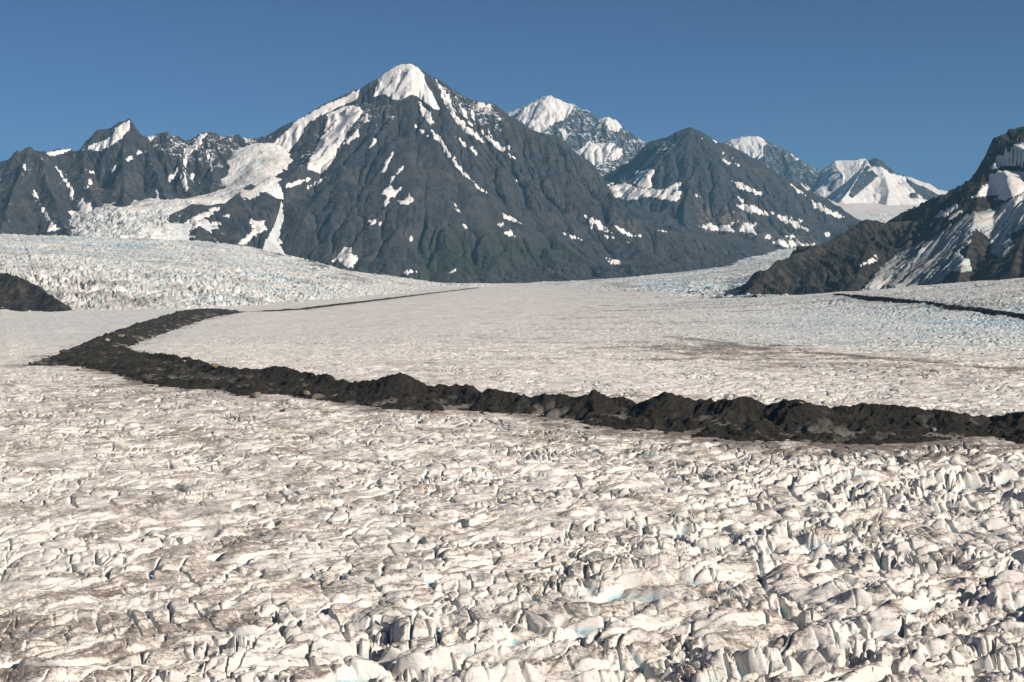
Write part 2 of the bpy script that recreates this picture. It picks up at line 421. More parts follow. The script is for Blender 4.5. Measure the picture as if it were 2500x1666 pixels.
    tag(o, 'broad dirty white glacier full of crevasses crossing the valley floor', 'glacier', kind='structure')

def sdf_cache(X, Y):
    # evaluate the footprint distance on every 4th vertex where far, exactly otherwise (cheap bilinear fill)
    R, C = X.shape; st = 3
    ri = np.r_[np.arange(0, R - 1, st), R - 1]; ci = np.r_[np.arange(0, C - 1, st), C - 1]
    small = sdf(X[np.ix_(ri, ci)], Y[np.ix_(ri, ci)], foot)
    tmp = np.empty((len(ri), C), f4)
    for i in range(len(ri)): tmp[i] = np.interp(np.arange(C), ci, small[i])
    rr = np.arange(R); k = np.clip(np.searchsorted(ri, rr, 'right') - 1, 0, len(ri) - 2)
    t = ((rr - ri[k]) / (ri[k + 1] - ri[k]))[:, None].astype(f4)
    return tmp[k] * (1 - t) + tmp[k + 1] * t

def build_moraine():
    X, Y = fan(-0.365, 0.44, 1350, 640, 7000, lambda y: 0.0011 if y < 1700 else 0.002)
    mo = sdf_cache(X, Y)
    Z0 = plain(X, Y)
    rag = 9 * perlin(X / 30, Y / 22, 201) + 5 * perlin(X / 9, Y / 9, 202) + 1.5 * perlin(X / 4, Y / 4, 203)
    keep = mo > -14
    e = mo + rag
    wob = 5 * perlin(X / 21, Y / 21, 204)
    H = np.full(X.shape, -50, f4)
    for pts, sl in ((crest_low, 0.52), (crest_up, 0.50)):
        d, s, z, side = segs_dist(X, Y, pts)
        d = np.abs(d + 0.0 * wob)
        gul = np.abs(perlin((s + 0.5 * wob) / 26, d / 90, 205)) * 9.0 * ss(0, 30, d) + np.abs(perlin((s + 0.5 * wob) / 9, d / 40, 206)) * 2.5 * ss(2, 16, d)
        H = np.maximum(H, z - sl * (d + 0.15 * wob * ss(3, 20, d)) - gul)
    lump = 2.6 * fbm(X, Y, 30, 3, 211, 0.55, True)
    apron = 0.6 + 2.4 * (1 - np.exp(-np.clip(e, 0, None) / 22)) + lump * ss(0, 25, e)
    H = smax(H, apron, 1.2)
    sp = Y * f4(0.0006)
    H = H + 1.0 * fbm(X, Y, 11, 4, 221, 0.55, True, sp) * ss(-2, 8, e)
    H = np.minimum(H, 0.2 + 0.62 * e + 0.6 * perlin(X / 6, Y / 6, 216))
    H = np.where(e < 0, np.maximum(-4, 0.35 * e), H)
    far = ss(2900, 3300, Y)
    H = H * (1 - 0.25 * far)
    # windows of dirty ice in the apron
    ap = 1 - ss(2, 8, H)
    win = ss(0.40, 0.56, fbm(X * 0.5, Y, 26, 4, 231, 0.6)) * ap
    win = np.maximum(win * .55, 0.25 * ss(0.56, 0.7, fbm(X, Y, 22, 3, 233, 0.6)) * (1 - ss(6, 12, H)))
    o = grid_object('moraine_ridge_terrain', X, Y, Z0 + H, M_MOR, {'apron': 1 - ss(5, 13, H) * 0.8, 'ice': win * (1 - far)}, keep=keep, smooth=True)
    tag(o, 'dark rubble moraine ridge bending in a hairpin across the white glacier', 'moraine', kind='structure')
    # thin moraine far on the right
    pts = np.array(MOR2)
    s = np.r_[0, np.cumsum(np.hypot(*np.diff(pts, axis=0).T))]
    t = np.arange(0, s[-1], 3.0); cx = np.interp(t, s, pts[:, 0]); cy = np.interp(t, s, pts[:, 1])
    w = np.linspace(-34, 34, 40)
    tx, ty = np.gradient(cx), np.gradient(cy); L = np.hypot(tx, ty); nx, ny = -ty / L, tx / L
    X = (cx[:, None] + nx[:, None] * w).astype(f4); Y = (cy[:, None] + ny[:, None] * w).astype(f4)
    wd = 8 + 5 * perlin(X / 60, Y / 60, 241) + 4 * perlin(X / 17, Y / 17, 242); wd *= ss(0, 200, t)[:, None] * 0.8 + 0.2
    H = 5.5 * (1 - np.abs(w)[None, :] / np.maximum(wd, 3)); H = np.clip(H, -6, 9) + 1.4 * fbm(X, Y, 16, 3, 245, .5, True)
    o = grid_object('moraine_ridge_terrain', X, Y, plain(X, Y) + H, M_MOR, {'apron': np.zeros_like(X), 'ice': np.zeros_like(X)})
    tag(o, 'thin dark debris line curving down the glacier below the rocky hill', 'moraine', kind='structure')

# ------------------------------------------------------------------ mountains
def erode(H, cell, iters, k, hold=None):
    """running water cuts branching gullies: steepest-descent drainage area, implicit stream-power incision"""
    R, C = H.shape; n = R * C
    nb = [(-1, -1), (-1, 0), (-1, 1), (0, -1), (0, 1), (1, -1), (1, 0), (1, 1)]
    h = H.astype(np.float64).copy(); base = np.arange(n).reshape(R, C)
    for it in range(iters):
        hp = np.pad(h, 1, mode='edge'); best = np.zeros((R, C)); rec = base.copy(); dist = np.full((R, C), cell)
        for dy, dx in nb:
            L = cell * math.hypot(dx, dy)
            sl = (h - hp[1 + dy:1 + dy + R, 1 + dx:1 + dx + C]) / L
            ok = sl > best
            if dy == -1: ok[0] = False
            if dy == 1: ok[-1] = False
            if dx == -1: ok[:, 0] = False
            if dx == 1: ok[:, -1] = False
            best = np.where(ok, sl, best); rec = np.where(ok, base + dy * C + dx, rec); dist = np.where(ok, L, dist)
        order = np.argsort(h.ravel()).tolist(); rc = rec.ravel().tolist(); A = [1.0] * n
        for i in reversed(order):
            r = rc[i]
            if r != i: A[r] += A[i]
        F = k * np.sqrt(np.array(A)) * cell / dist.ravel()
        if hold is not None: F *= hold.ravel()
        F = np.minimum(F, 1.5).tolist(); hl = h.ravel().tolist()
        for i in order:
            r = rc[i]
            if r != i:
                f = F[i]; hl[i] = (hl[i] + f * hl[r]) / (1 + f)
        h = np.array(hl).reshape(R, C)
        hp = np.pad(h, 1, mode='edge')
        h += 0.06 * (hp[:-2, 1:-1] + hp[2:, 1:-1] + hp[1:-1, :-2] + hp[1:-1, 2:] - 4 * h)
    return (h - H).astype(f4)

def upsample(D, shape, st):
    R, C = shape
    t = np.empty((D.shape[0], C), f4)
    for i in range(D.shape[0]): t[i] = np.interp(np.arange(C) / st, np.arange(D.shape[1]), D[i])
    r = np.arange(R) / st; k = np.clip(r.astype(int), 0, D.shape[0] - 2); f = np.clip(r - k, 0, 1)[:, None].astype(f4)
    return t[k] * (1 - f) + t[k + 1] * f

def crop(k, pts):
    sc, ox, oy = {1: (2.613, 0, 120), 2: (2.613, 600, 120), 3: (2.613, 1200, 180), 4: (3.1357, 1800, 280), 0: (1, 0, 0)}[k]
    return [(ox + x / sc, oy + y / sc) for x, y in pts]

def spur(*pts): return [P(*p) for p in pts]

def mountain(label, spurs, bbox, res, mat, seed, k=18.0, L=9000., gul=(26, 12), rough=20., wl=300., snow=(), calm=(), dust=(), tan=(), green=(), floor=-45., base=None, crestjag=0.35, name='mountain', cat='mountain', basedust=0.0, ero=0.055, iters=7):
    x0, x1, y0, y1 = bbox
    ys = np.arange(y0, y1, res[1]); xs = np.arange(x0, x1, res[0])
    X, Y = np.meshgrid(xs.astype(f4), ys.astype(f4))
    WX = X + 45 * perlin(X / 310, Y / 310, seed + 61) + 16 * perlin(X / 95, Y / 95, seed + 62)
    WY = Y + 45 * perlin(X / 310, Y / 310, seed + 63) + 16 * perlin(X / 95, Y / 95, seed + 64)
    H0 = np.full(X.shape, floor, f4); D = np.full(X.shape, 1e9, f4); S = np.zeros(X.shape, f4); hard = np.full(X.shape, -1e9, f4)
    for i, sp in enumerate(spurs):
        pts, sl = sp[0], sp[1]; slr = sp[2] if len(sp) > 2 else sl
        d0 = segs_dist(X, Y, pts)[0]
        m = ss(0, 160, d0)
        d, s, z, side = segs_dist(X + (WX - X) * m, Y + (WY - Y) * m, pts)
        s_ = np.where(side > 0, sl, slr)
        h = z - s_ * L * (1 - np.exp(-d / L))
        w = h > hard
        S = np.where(w, s + 1733.0 * i + 517 * (side > 0), S); D = np.where(w, d, D); hard = np.where(w, h, hard)
        H0 = smax(H0, h, f4(k))
    if base is not None: H0 = smax(H0, base(X, Y), 10.0)
    px, py = project(X, Y, H0)
    cm = np.ones(X.shape, f4)
    for pl, v in calm:
        cm *= 1 - (1 - v) * ss(-14, 14, sdf(px, py, pl))
    wp = 30 * perlin(X / 130, Y / 130, seed + 3)
    g1 = np.abs(perlin((S + wp) / 170, D / 1500, seed + 4)) * 2.2
    g2 = np.abs(perlin((S + wp * .6) / 62, D / 700, seed + 5)) * 2.2
    g3 = np.abs(perlin((S + wp * .5) / 26, D / 420, seed + 6)) * 2.2
    am = ss(0, 260, D)
    relief = gul[0] * (0.8 - g1) * am + gul[1] * (0.8 - g2) * ss(0, 110, D) + gul[1] * 0.85 * (0.8 - g3) * ss(0, 60, D)
    r = fbm(X, Y, wl, 6, seed + 10, 0.52, True, res[0])
    relief += rough * (r - 0.5) * 0.8 * (crestjag + (1 - crestjag) * ss(0, 200, D))
    H = H0 + relief * cm
    st_ = 2
    if ero:
        Hc = H[::st_, ::st_]
        dl = erode(Hc, res[0] * st_, iters, ero, (0.06 + 0.94 * cm)[::st_, ::st_] * ss(floor + 10, floor + 90, Hc))
        dl = upsample(dl, H.shape, st_) * ss(0, 40, D)
        H = H + dl
    # crags: terraces break up the rock
    st = 34.0
    q = (H + 30 * perlin(X / 150, Y / 150, seed + 8) + 0.22 * X + 0.1 * Y) / st
    H = H + (np.floor(q) + ss(0.25, 0.85, q - np.floor(q)) - q) * st * 0.34 * cm * ss(-.3, .3, perlin(X / 260, Y / 260, seed + 9)) * ss(30, 140, D)
    px, py = project(X, Y, H)
    at = {}
    for nm, zones, b0 in (('dust', dust, basedust), ('tan', tan, 0), ('green', green, 0)):
        a = np.full(X.shape, b0, f4)
        for pl, v in zones: a = np.maximum(a, v * ss(-16, 22, sdf(px, py, pl)))
        at[nm] = a
    o = grid_object(name, X, Y, H, mat, at, smooth=False)
    tag(o, label, cat, kind='structure')
    # first surface met along each sight line, so that traced snow lands on the near side only
    fw = Y; bx = np.clip((px / 5).astype(int), -1, 520) + 1; by = np.clip((py / 5).astype(int), -1, 340) + 1
    zb = np.full((530, 350), 1e9, f4); np.minimum.at(zb, (bx.ravel(), by.ravel()), fw.ravel())
    z3 = zb.copy()
    vis = fw < z3[bx, by] + 150 * (res[1] / 6) ** .5
    gyH, gxH = np.gradient(H0, res[1], res[0])
    facing = (-gxH * -X - gyH * -Y + (CAMZ - H0)) > -40
    vis &= facing
    soft = H0
    for it in snow:
        pl, nm = it[0], it[1]; opt = it[2] if len(it) > 2 else {}
        pl = np.array(pl); ax0, ay0 = pl.min(0) - 9; ax1, ay1 = pl.max(0) + 9
        bb = (px > ax0) & (px < ax1) & (py > ay0) & (py < ay1) & vis
        if bb.sum() < 3: continue
        rr = np.where(bb.any(1))[0]; cc = np.where(bb.any(0))[0]
        r0, r1_ = max(rr[0] - 2, 0), rr[-1] + 3; c0, c1_ = max(cc[0] - 2, 0), cc[-1] + 3
        sl = np.s_[r0:r1_, c0:c1_]
        x, y, h, hs = X[sl], Y[sl], H[sl], soft[sl]
        mpp = float(np.median(y)) / FPX
        sd = sdf(px[sl], py[sl], pl)
        sdn = sd + opt.get('rag', 1.9 if nm == 'snow_patch' else 1.35) * (2.6 * perlin(x / (10 * mpp), y / (22 * mpp), seed + 40) + 2.0 * perlin(x / (5 * mpp), y / (12 * mpp), seed + 41) + 1.2 * perlin(x / (2.6 * mpp), y / (6 * mpp), seed + 42) - 0.1)
        sdn = np.where(vis[sl], sdn, np.minimum(sdn, -3))
        t = np.clip(sdn * mpp * 0.55, -2.5 * mpp, opt.get('thick', 2.2) * mpp + 3)
        w = opt.get('smooth', 0.5) * ss(2, 9, sdn)
        zz = h + t
        body = hs + opt.get('lift', 1.0) * mpp
        zz = np.where(sdn > 0, np.maximum(zz * (1 - w) + body * w, h + 0.3 * t), zz)
        m_ = M_SNOW; extra = None
        if opt.get('ice'):
            fx, fy = (0.85 * x + 0.53 * y) * opt.get('pull', 1.0), -0.53 * x + 0.85 * y
            dz, bl = ice_relief(fx, fy, np.full(x.shape, opt['ice'], f4), np.full(x.shape, res[0] * .55, f4), seed + 70, block=opt.get('block', 34), aniso=opt.get('aniso', 1.0))
            zz = zz + (dz + 0.25 * opt['ice']) * ss(0, 4, sdn)
            m_ = M_ICE; extra = {'dirt': opt.get('dirt', 0.3) + 0.9 * fbm(fx * .5, fy, 90, 4, seed + 71), 'blue': np.clip(bl * .8 + opt.get('blue', 0.1), 0, 1)}
        ch = grid_object(nm, x, y, zz, m_, extra, keep=(sdn > -2.2), parent=o)
        if ch and len(it) > 3: ch['label'] = it[3]
    return o

def sheet(name, label, cat, ctrl, box, mat, A, seed, step, dirtf=None, bluef=None, block=34., drop=0.0, und=6.0, keep=None, grain=(1.0, 1.0)):
    """a glacier surface through control points, on a fan of lines spreading with distance"""
    F = rbf([P(*c) for c in ctrl])
    u0, u1, y0, y1 = box
    ratio = step[1]
    X, Y = fan(u0, u1, int((u1 - u0) / step[0]), y0, y1, lambda y: ratio)
    Z = F(X, Y) - drop
    px, py = project(X, Y, Z)
    a = A(X, Y, px, py).astype(f4)
    dz, bl = ice_relief(X * grain[0], Y * grain[1], a, Y * f4(step[0]), seed, block=block)
    Z = Z + dz + und * fbm(X, Y, 240, 3, seed + 50)
    d = 0.25 + 0.6 * fbm(X, Y, 200, 4, seed + 51) + (dirtf(X, Y, px, py) if dirtf else 0)
    b = np.clip(bl * 0.75 * ss(1, 5, a) + (bluef(X, Y, px, py) if bluef else 0), 0, 1)
    kp = keep(X, Y, px, py) if keep else None
    o = grid_object(name, X, Y, Z, mat, {'dirt': np.clip(d, -.3, 1.6), 'blue': b}, keep=kp)
    return tag(o, label, cat, kind='structure')

def build_mountains():
    # ---------- main pyramid
    sky_l = [P(px, py, D) for (px, py), D in zip(crop(2, [(-260, 575), (0, 572), (130, 552), (330, 450), (420, 400), (500, 360), (620, 300), (725, 262), (780, 210), (850, 176), (900, 140), (990, 101), (1050, 101)]),
             [9900, 9900, 9920, 9980, 10020, 10050, 10100, 10130, 10150, 10160, 10180, 10200, 10200])]
    sky_r = [P(px, py, D) for (px, py), D in zip(crop(2, [(1050, 101), (1100, 120), (1160, 155), (1250, 205), (1330, 255), (1400, 300), (1460, 340), (1530, 345), (1600, 360), (1660, 410), (1750, 470), (1820, 520), (1880, 530), (1980, 560), (2080, 640), (2150, 690), (2230, 760), (2290, 850), (2352, 950)]),
             [10200, 10205, 10220, 10250, 10280, 10310, 10330, 10360, 10390, 10410, 10440, 10470, 10490, 10520, 10560, 10590, 10620, 10650, 10680])] + spur((1530, 530, 10550), (1600, 575, 10200))
    sp = [(sky_l, 1.15, 0.95), (sky_r, 1.2, 0.85),
          (spur((985, 205, 10180), (1000, 290, 9900), (1025, 380, 9560), (1045, 470, 9230), (1060, 560, 8960), (1075, 625, 8720), (1085, 668, 8520)), 0.62),
          (spur((960, 215, 10160), (930, 340, 9850), (905, 430, 9560), (880, 510, 9250), (850, 580, 8980), (835, 625, 8780), (845, 668, 8560)), 0.62, 1.35),
          (spur((1040, 200, 10200), (1110, 300, 10020), (1190, 400, 9760), (1270, 490, 9480), (1330, 560, 9230), (1400, 620, 8980), (1470, 655, 8800)), 0.62),
          (spur((1240, 290, 10420), (1330, 390, 10260), (1400, 470, 10060), (1470, 545, 9800), (1560, 605, 9500)), 0.66),
          (spur((1140, 545, 9240), (1180, 600, 8960), (1230, 645, 8680)), 0.55), (spur((960, 560, 9150), (960, 620, 8820), (965, 668, 8560)), 0.55),
          (spur((1330, 600, 9050), (1350, 640, 8760), (1370, 675, 8500)), 0.55),
          (spur((868, 228, 10130), (800, 320, 9990), (755, 380, 9880)), 0.9, 1.2),
          (spur((1000, 640, 8780), (1250, 655, 8620), (1440, 640, 8800), (1640, 640, 9700)), 0.34)]
    snow = []
    def add(k, nm, pts, **o): snow.append((crop(k, pts), nm, o))
    snow.append((crop(2, [(850, 180), (900, 138), (990, 94), (1052, 94), (1105, 122), (1138, 165), (1152, 230), (1190, 280), (1215, 340), (1245, 392), (1200, 382), (1150, 345), (1090, 300), (1070, 290), (1040, 297), (985, 328), (930, 320), (890, 285), (850, 300), (812, 302), (828, 262), (840, 215)]), 'snow_cap', dict(thick=3.5, smooth=0.9, lift=3.0, rag=.6)))
    add(2, 'hanging_glacier', [(395, 770), (392, 730), (440, 650), (470, 590), (500, 520), (520, 460), (515, 412), (600, 380), (668, 358), (730, 372), (750, 400), (705, 460), (645, 530), (610, 605), (560, 700), (515, 770), (480, 795), (440, 780)], thick=4, smooth=.8, lift=2.5)
    add(2, 'snow_field', [(0, 662), (75, 655), (130, 640), (330, 455), (420, 405), (500, 358), (560, 335), (640, 305), (662, 285), (725, 260), (720, 300), (690, 335), (640, 348), (560, 392), (480, 422), (400, 472), (368, 520), (330, 590), (270, 655), (200, 695), (120, 728), (60, 795), (0, 810), (-110, 830), (-100, 760)], thick=3, smooth=.85, lift=2)
    for pts in ([(1095, 330), (1150, 380), (1187, 430), (1192, 495), (1160, 470), (1130, 430), (1110, 380)],
                [(1185, 515), (1225, 545), (1262, 590), (1292, 645), (1332, 700), (1380, 765), (1440, 832), (1400, 812), (1340, 748), (1308, 702), (1268, 660), (1243, 600), (1198, 555)],
                [(1455, 850), (1500, 885), (1535, 918), (1500, 903), (1465, 872)], [(1080, 487), (1130, 520), (1165, 562), (1120, 542)],
                [(1210, 195), (1250, 240), (1290, 290), (1312, 350), (1345, 420), (1400, 480), (1460, 525), (1510, 580), (1535, 608), (1470, 572), (1400, 518), (1340, 458), (1300, 400), (1270, 340), (1240, 270)],
                [(1360, 350), (1410, 410), (1440, 470), (1462, 512), (1430, 482), (1390, 422)], [(1435, 390), (1465, 430), (1462, 482), (1445, 440)],
                [(1505, 525), (1560, 565), (1610, 600), (1657, 640), (1635, 657), (1580, 617), (1530, 572)], [(1535, 503), (1560, 540), (1582, 582), (1555, 552)],
                [(1660, 605), (1690, 625), (1680, 639)], [(1668, 660), (1700, 678), (1718, 702), (1690, 690)],
                [(1345, 555), (1385, 590), (1412, 627), (1380, 602)], [(1415, 618), (1450, 625), (1472, 655), (1474, 682), (1440, 662)],
                [(1028, 725), (1000, 770), (960, 810), (925, 850), (947, 905), (975, 890), (1002, 866), (987, 900), (950, 947), (920, 940), (912, 990), (890, 1005), (878, 985), (893, 940), (862, 927), (893, 900), (913, 855), (955, 795)],
                [(963, 965), (1010, 963), (1045, 928), (1077, 965), (1050, 987), (980, 992)], [(1318, 978), (1357, 1010), (1377, 1047), (1340, 1015)],
                [(1633, 1043), (1665, 1066), (1700, 1066), (1757, 1114), (1700, 1092), (1650, 1082)], [(1608, 1115), (1640, 1101), (1652, 1120), (1625, 1135)],
                [(1650, 1172), (1690, 1153), (1715, 1200), (1680, 1192)], [(1388, 1122), (1427, 1139), (1400, 1139)], [(1043, 1207), (1055, 1193), (1072, 1213), (1050, 1222)],
                [(788, 1098), (827, 1095), (832, 1115), (798, 1119)], [(2163, 1058), (2220, 1083), (2270, 1108), (2332, 1170), (2260, 1152), (2215, 1117), (2210, 1147), (2190, 1110)],
                [(725, 455), (770, 413), (792, 460), (765, 477)], [(623, 612), (650, 570), (715, 513), (722, 560), (680, 582), (640, 612)], [(780, 632), (830, 568), (842, 590), (800, 632)],
                [(260, 865), (320, 843), (412, 828), (340, 862), (265, 882)], [(390, 892), (440, 848), (517, 813), (450, 872)], [(1460, 338), (1500, 338), (1560, 360), (1567, 402), (1520, 372), (1490, 382)],
                [(1605, 440), (1642, 440), (1620, 462)], [(850, 800), (890, 740), (910, 690), (942, 653), (932, 700), (900, 752), (868, 792)],
                [(1003, 1422), (1040, 1410), (1092, 1420), (1030, 1432)], [(1288, 1427), (1338, 1403), (1327, 1432)], [(850, 1115), (870, 1098), (872, 1112), (855, 1130)]):
        add(2, 'snow_patch', pts)
    add(2, 'snow_fan', [(540, 1365), (590, 1310), (640, 1265), (672, 1268), (667, 1300), (707, 1320), (702, 1360), (687, 1390), (640, 1392), (590, 1347)], rag=1.6)
    add(2, 'snow_fan', [(-40, 1262), (60, 1220), (150, 1185), (200, 1190), (247, 1247), (170, 1232), (80, 1247)], rag=1.6)
    for pts in ([(773, 965), (830, 988), (880, 1018), (947, 1035), (900, 1047), (830, 1017)], [(735, 1178), (800, 1188), (827, 1215), (770, 1222)], [(460, 1018), (520, 1036), (577, 1062), (520, 1052)],
                [(836, 1065), (865, 1063), (872, 1082)], [(728, 1030), (777, 1045), (740, 1050)], [(155, 680), (168, 672), (172, 690)]):
        add(3, 'snow_patch', pts)
    mountain('tall dark pyramid mountain with a white snow cap and white couloirs, centre of the range', sp, (-2080, 1750, 7900, 11400), (6, 6.5), M_ROCK, 11, k=16, ero=0.042, crestjag=.5, gul=(22, 13), rough=30, wl=280, snow=snow,
             calm=[(crop(2, [(1020, 480), (1150, 560), (1290, 680), (1450, 820), (1600, 960), (1900, 1180), (1750, 1230), (1500, 1200), (1300, 1120), (1150, 1100), (1000, 960), (900, 880), (930, 760), (990, 620)]), 0.16), (crop(2, [(1500, 1000), (1800, 1060), (2100, 1180), (1900, 1240), (1560, 1200)]), .35)],
             dust=[(crop(2, [(1150, 140), (1260, 200), (1420, 300), (1600, 360), (1720, 470), (1640, 560), (1500, 520), (1330, 420), (1220, 330)]), 0.62), (crop(2, [(560, 380), (640, 300), (860, 320), (1000, 330), (980, 480), (860, 560), (740, 560), (640, 640), (420, 780), (280, 880), (330, 640), (480, 450)]), 0.42)],
             green=[(crop(2, [(1100, 1180), (1500, 1170), (2000, 1230), (2300, 1330), (1900, 1400), (1400, 1480), (1100, 1440)]), .75)], tan=[(crop(3, [(760, 900), (880, 930), (960, 1010), (880, 1030), (790, 970)]), .55)])
    # ---------- left ridge
    sky = [P(px, py, D) for (px, py), D in zip(crop(1, [(-420, 900), (-200, 830), (0, 730), (100, 672), (185, 625), (240, 650), (300, 668), (400, 645), (500, 630), (540, 590), (620, 540), (720, 500), (825, 460), (870, 520), (900, 542), (1000, 535), (1090, 550), (1130, 570), (1190, 570), (1270, 545), (1340, 530), (1420, 560), (1480, 572), (1600, 570), (1700, 552), (1800, 560)]),
           [8900, 8950, 9000, 9050, 9100, 9130, 9200, 9300, 9380, 9400, 9430, 9460, 9500, 9510, 9520, 9560, 9600, 9620, 9640, 9680, 9720, 9750, 9780, 9830, 9880, 9960])]
    sp = [(sky, 1.3, 0.95),
          (spur((71, 359, 9100), (50, 420, 8800), (30, 480, 8500), (10, 540, 8200), (-10, 580, 7950)), 0.85), (spur((92, 369, 9130), (115, 440, 8800), (140, 510, 8500), (170, 570, 8200)), 0.85),
          (spur((205, 350, 9390), (205, 420, 9060), (225, 480, 8800), (250, 530, 8560)), 0.85), (spur((316, 298, 9500), (300, 380, 9200), (305, 440, 8960), (300, 500, 8700)), 0.85),
          (spur((345, 328, 9520), (370, 400, 9240), (395, 460, 9000), (408, 500, 8800)), 0.9), (spur((432, 340, 9620), (440, 400, 9350), (455, 450, 9150), (470, 480, 9000)), 0.9),
          (spur((515, 323, 9720), (525, 390, 9460), (520, 430, 9300)), 0.9), (spur((580, 340, 9800), (570, 385, 9650)), 0.9), (spur((-200, 440, 8950), (-160, 520, 8500), (-140, 580, 8100)), 0.85)]
    snow = []
    for pts in ([(1160, 640), (1210, 623), (1232, 640), (1197, 680), (1192, 750), (1182, 790), (1197, 850), (1192, 912), (1170, 902), (1163, 850), (1118, 760), (1150, 788), (1173, 828), (1178, 700)],
                [(1258, 560), (1322, 538), (1282, 600), (1262, 652), (1245, 640)], [(1318, 640), (1347, 670), (1352, 740), (1362, 792), (1335, 752)], [(988, 885), (1007, 900), (1017, 950), (1002, 982), (983, 977), (995, 930)],
                [(1110, 775), (1132, 780), (1082, 852), (1053, 790), (1090, 830)], [(943, 560), (1002, 535), (992, 560), (960, 592)], [(655, 1050), (663, 1018), (674, 1052)],
                [(323, 722), (347, 740), (372, 775), (402, 810), (432, 850), (472, 900), (467, 962), (440, 937), (453, 910), (418, 850), (378, 790)], [(148, 742), (165, 723), (160, 792)],
                [(203, 883), (232, 920), (247, 955), (267, 1000), (302, 1050), (337, 1112), (310, 1097), (268, 1030), (238, 965), (218, 930)],
                [(488, 990), (530, 958), (545, 988), (582, 983), (602, 1050), (580, 1067), (540, 1052), (510, 1092), (480, 1112), (438, 1040), (500, 1025)], [(803, 700), (830, 683), (847, 695), (820, 724)],
                [(538, 892), (580, 823), (597, 850), (550, 892)], [(298, 1162), (310, 1128), (340, 1113), (382, 1145), (370, 1162)], [(700, 770), (735, 745), (720, 780)], [(1210, 800), (1245, 795), (1225, 835)],
                [(862, 665), (885, 655), (905, 660), (875, 675)], [(560, 790), (600, 770), (620, 790)]):
        snow.append((crop(1, pts), 'snow_patch', {}))
    snow.append((crop(1, [(298, 664), (360, 646), (430, 636), (497, 626), (440, 652), (370, 677), (320, 684)]), 'snow_field', dict(smooth=.8)))
    snow.append((crop(1, [(828, 455), (800, 466), (720, 508), (742, 530), (690, 572), (600, 602), (528, 642), (640, 650), (722, 612), (782, 562), (834, 500)]), 'snow_field', dict(smooth=.8, thick=3)))
    mountain('long jagged dark rock ridge with thin snow gullies behind the icefall', sp, (-4350, -1640, 7900, 10900), (6, 6.5), M_ROCK, 31, k=9, gul=(28, 18), rough=36, wl=230, crestjag=.8, snow=snow,
             dust=[(crop(1, [(900, 520), (1700, 530), (1650, 680), (1400, 800), (1100, 720), (940, 640)]), .6), (crop(1, [(450, 720), (900, 620), (1250, 860), (700, 900)]), .33), (crop(1, [(460, 620), (740, 490), (700, 560), (560, 640)]), .4)], basedust=0.30)
    # ---------- rocky knoll with snow bands beside the icefall
    sp = [(spur((383, 580, 8150), (398, 545, 8300), (425, 518, 8420), (470, 502, 8560), (530, 500, 8660), (575, 505, 8720), (612, 530, 8700), (625, 560, 8600)), 0.55), (spur((470, 502, 8560), (480, 545, 8330), (480, 585, 8080)), 0.5),
          (spur((560, 503, 8700), (575, 550, 8440), (570, 590, 8200)), 0.5), (spur((562, 492, 8740), (588, 468, 8920), (612, 450, 9060)), .5), (spur((630, 500, 8800), (648, 470, 8960)), .5)]
    snow = [(crop(1, p), 'snow_patch', {}) for p in ([(1128, 1062), (1170, 1048), (1142, 1080)], [(1178, 1112), (1230, 1068), (1300, 1048), (1370, 1008), (1402, 1013), (1340, 1062), (1280, 1092), (1220, 1132)], [(1418, 1062), (1480, 1043), (1502, 1067), (1440, 1072)],
            [(1188, 1162), (1240, 1118), (1302, 1098), (1240, 1152)], [(1328, 1112), (1400, 1103), (1432, 1122), (1350, 1127)], [(1190, 1195), (1250, 1190), (1245, 1208)], [(1580, 1090), (1690, 1095), (1700, 1150), (1640, 1180), (1560, 1250), (1520, 1240), (1620, 1150)])]
    mountain('low dark rock knoll striped with snow between the icefall and the tall pyramid', sp, (-2450, -1450, 7500, 9300), (5, 6), M_ROCK, 51, k=14, gul=(8, 6), rough=15, wl=160, snow=snow, floor=60, name='hill', cat='hill', tan=[(crop(1, [(1000, 1150), (1600, 1150), (1550, 1240), (990, 1210)]), .12)])
    # ---------- dark peak right of the pyramid
    sky = [P(px, py, D) for (px, py), D in zip(crop(3, [(880, 560), (1000, 440), (1060, 425), (1130, 400), (1200, 360), (1235, 350), (1270, 345), (1320, 365), (1400, 410), (1500, 455), (1600, 500), (1700, 560), (1800, 620), (1900, 700), (2000, 775), (2060, 790), (2110, 785), (2150, 800), (2200, 850), (2280, 910), (2352, 960), (2450, 1000)]),
           [13500, 13400, 13350, 13250, 13150, 13050, 13000, 13000, 13050, 13100, 13150, 13200, 13200, 13200, 13200, 13250, 13250, 13250, 13200, 13150, 13100, 13000])]
    sp = [(sky, 1.2, 0.8), (spur((1686, 312, 13000), (1700, 380, 12700), (1690, 440, 12350), (1672, 490, 12000), (1668, 540, 11650), (1690, 580, 11350)), 0.6, 1.3), (spur((1606, 345, 13340), (1575, 400, 13120), (1560, 450, 12850)), 0.9),
          (spur((1659, 322, 13150), (1640, 400, 12850), (1630, 450, 12650)), 0.85),
          (spur((1774, 356, 13100), (1790, 430, 12750), (1790, 500, 12300), (1800, 560, 11900), (1840, 592, 11600)), 0.62), (spur((1889, 420, 13200), (1900, 490, 12850), (1930, 550, 12400), (1960, 590, 12100)), 0.6),
          (spur((2004, 488, 13250), (2010, 540, 12950), (2040, 585, 12600)), 0.55)]
    snow = []
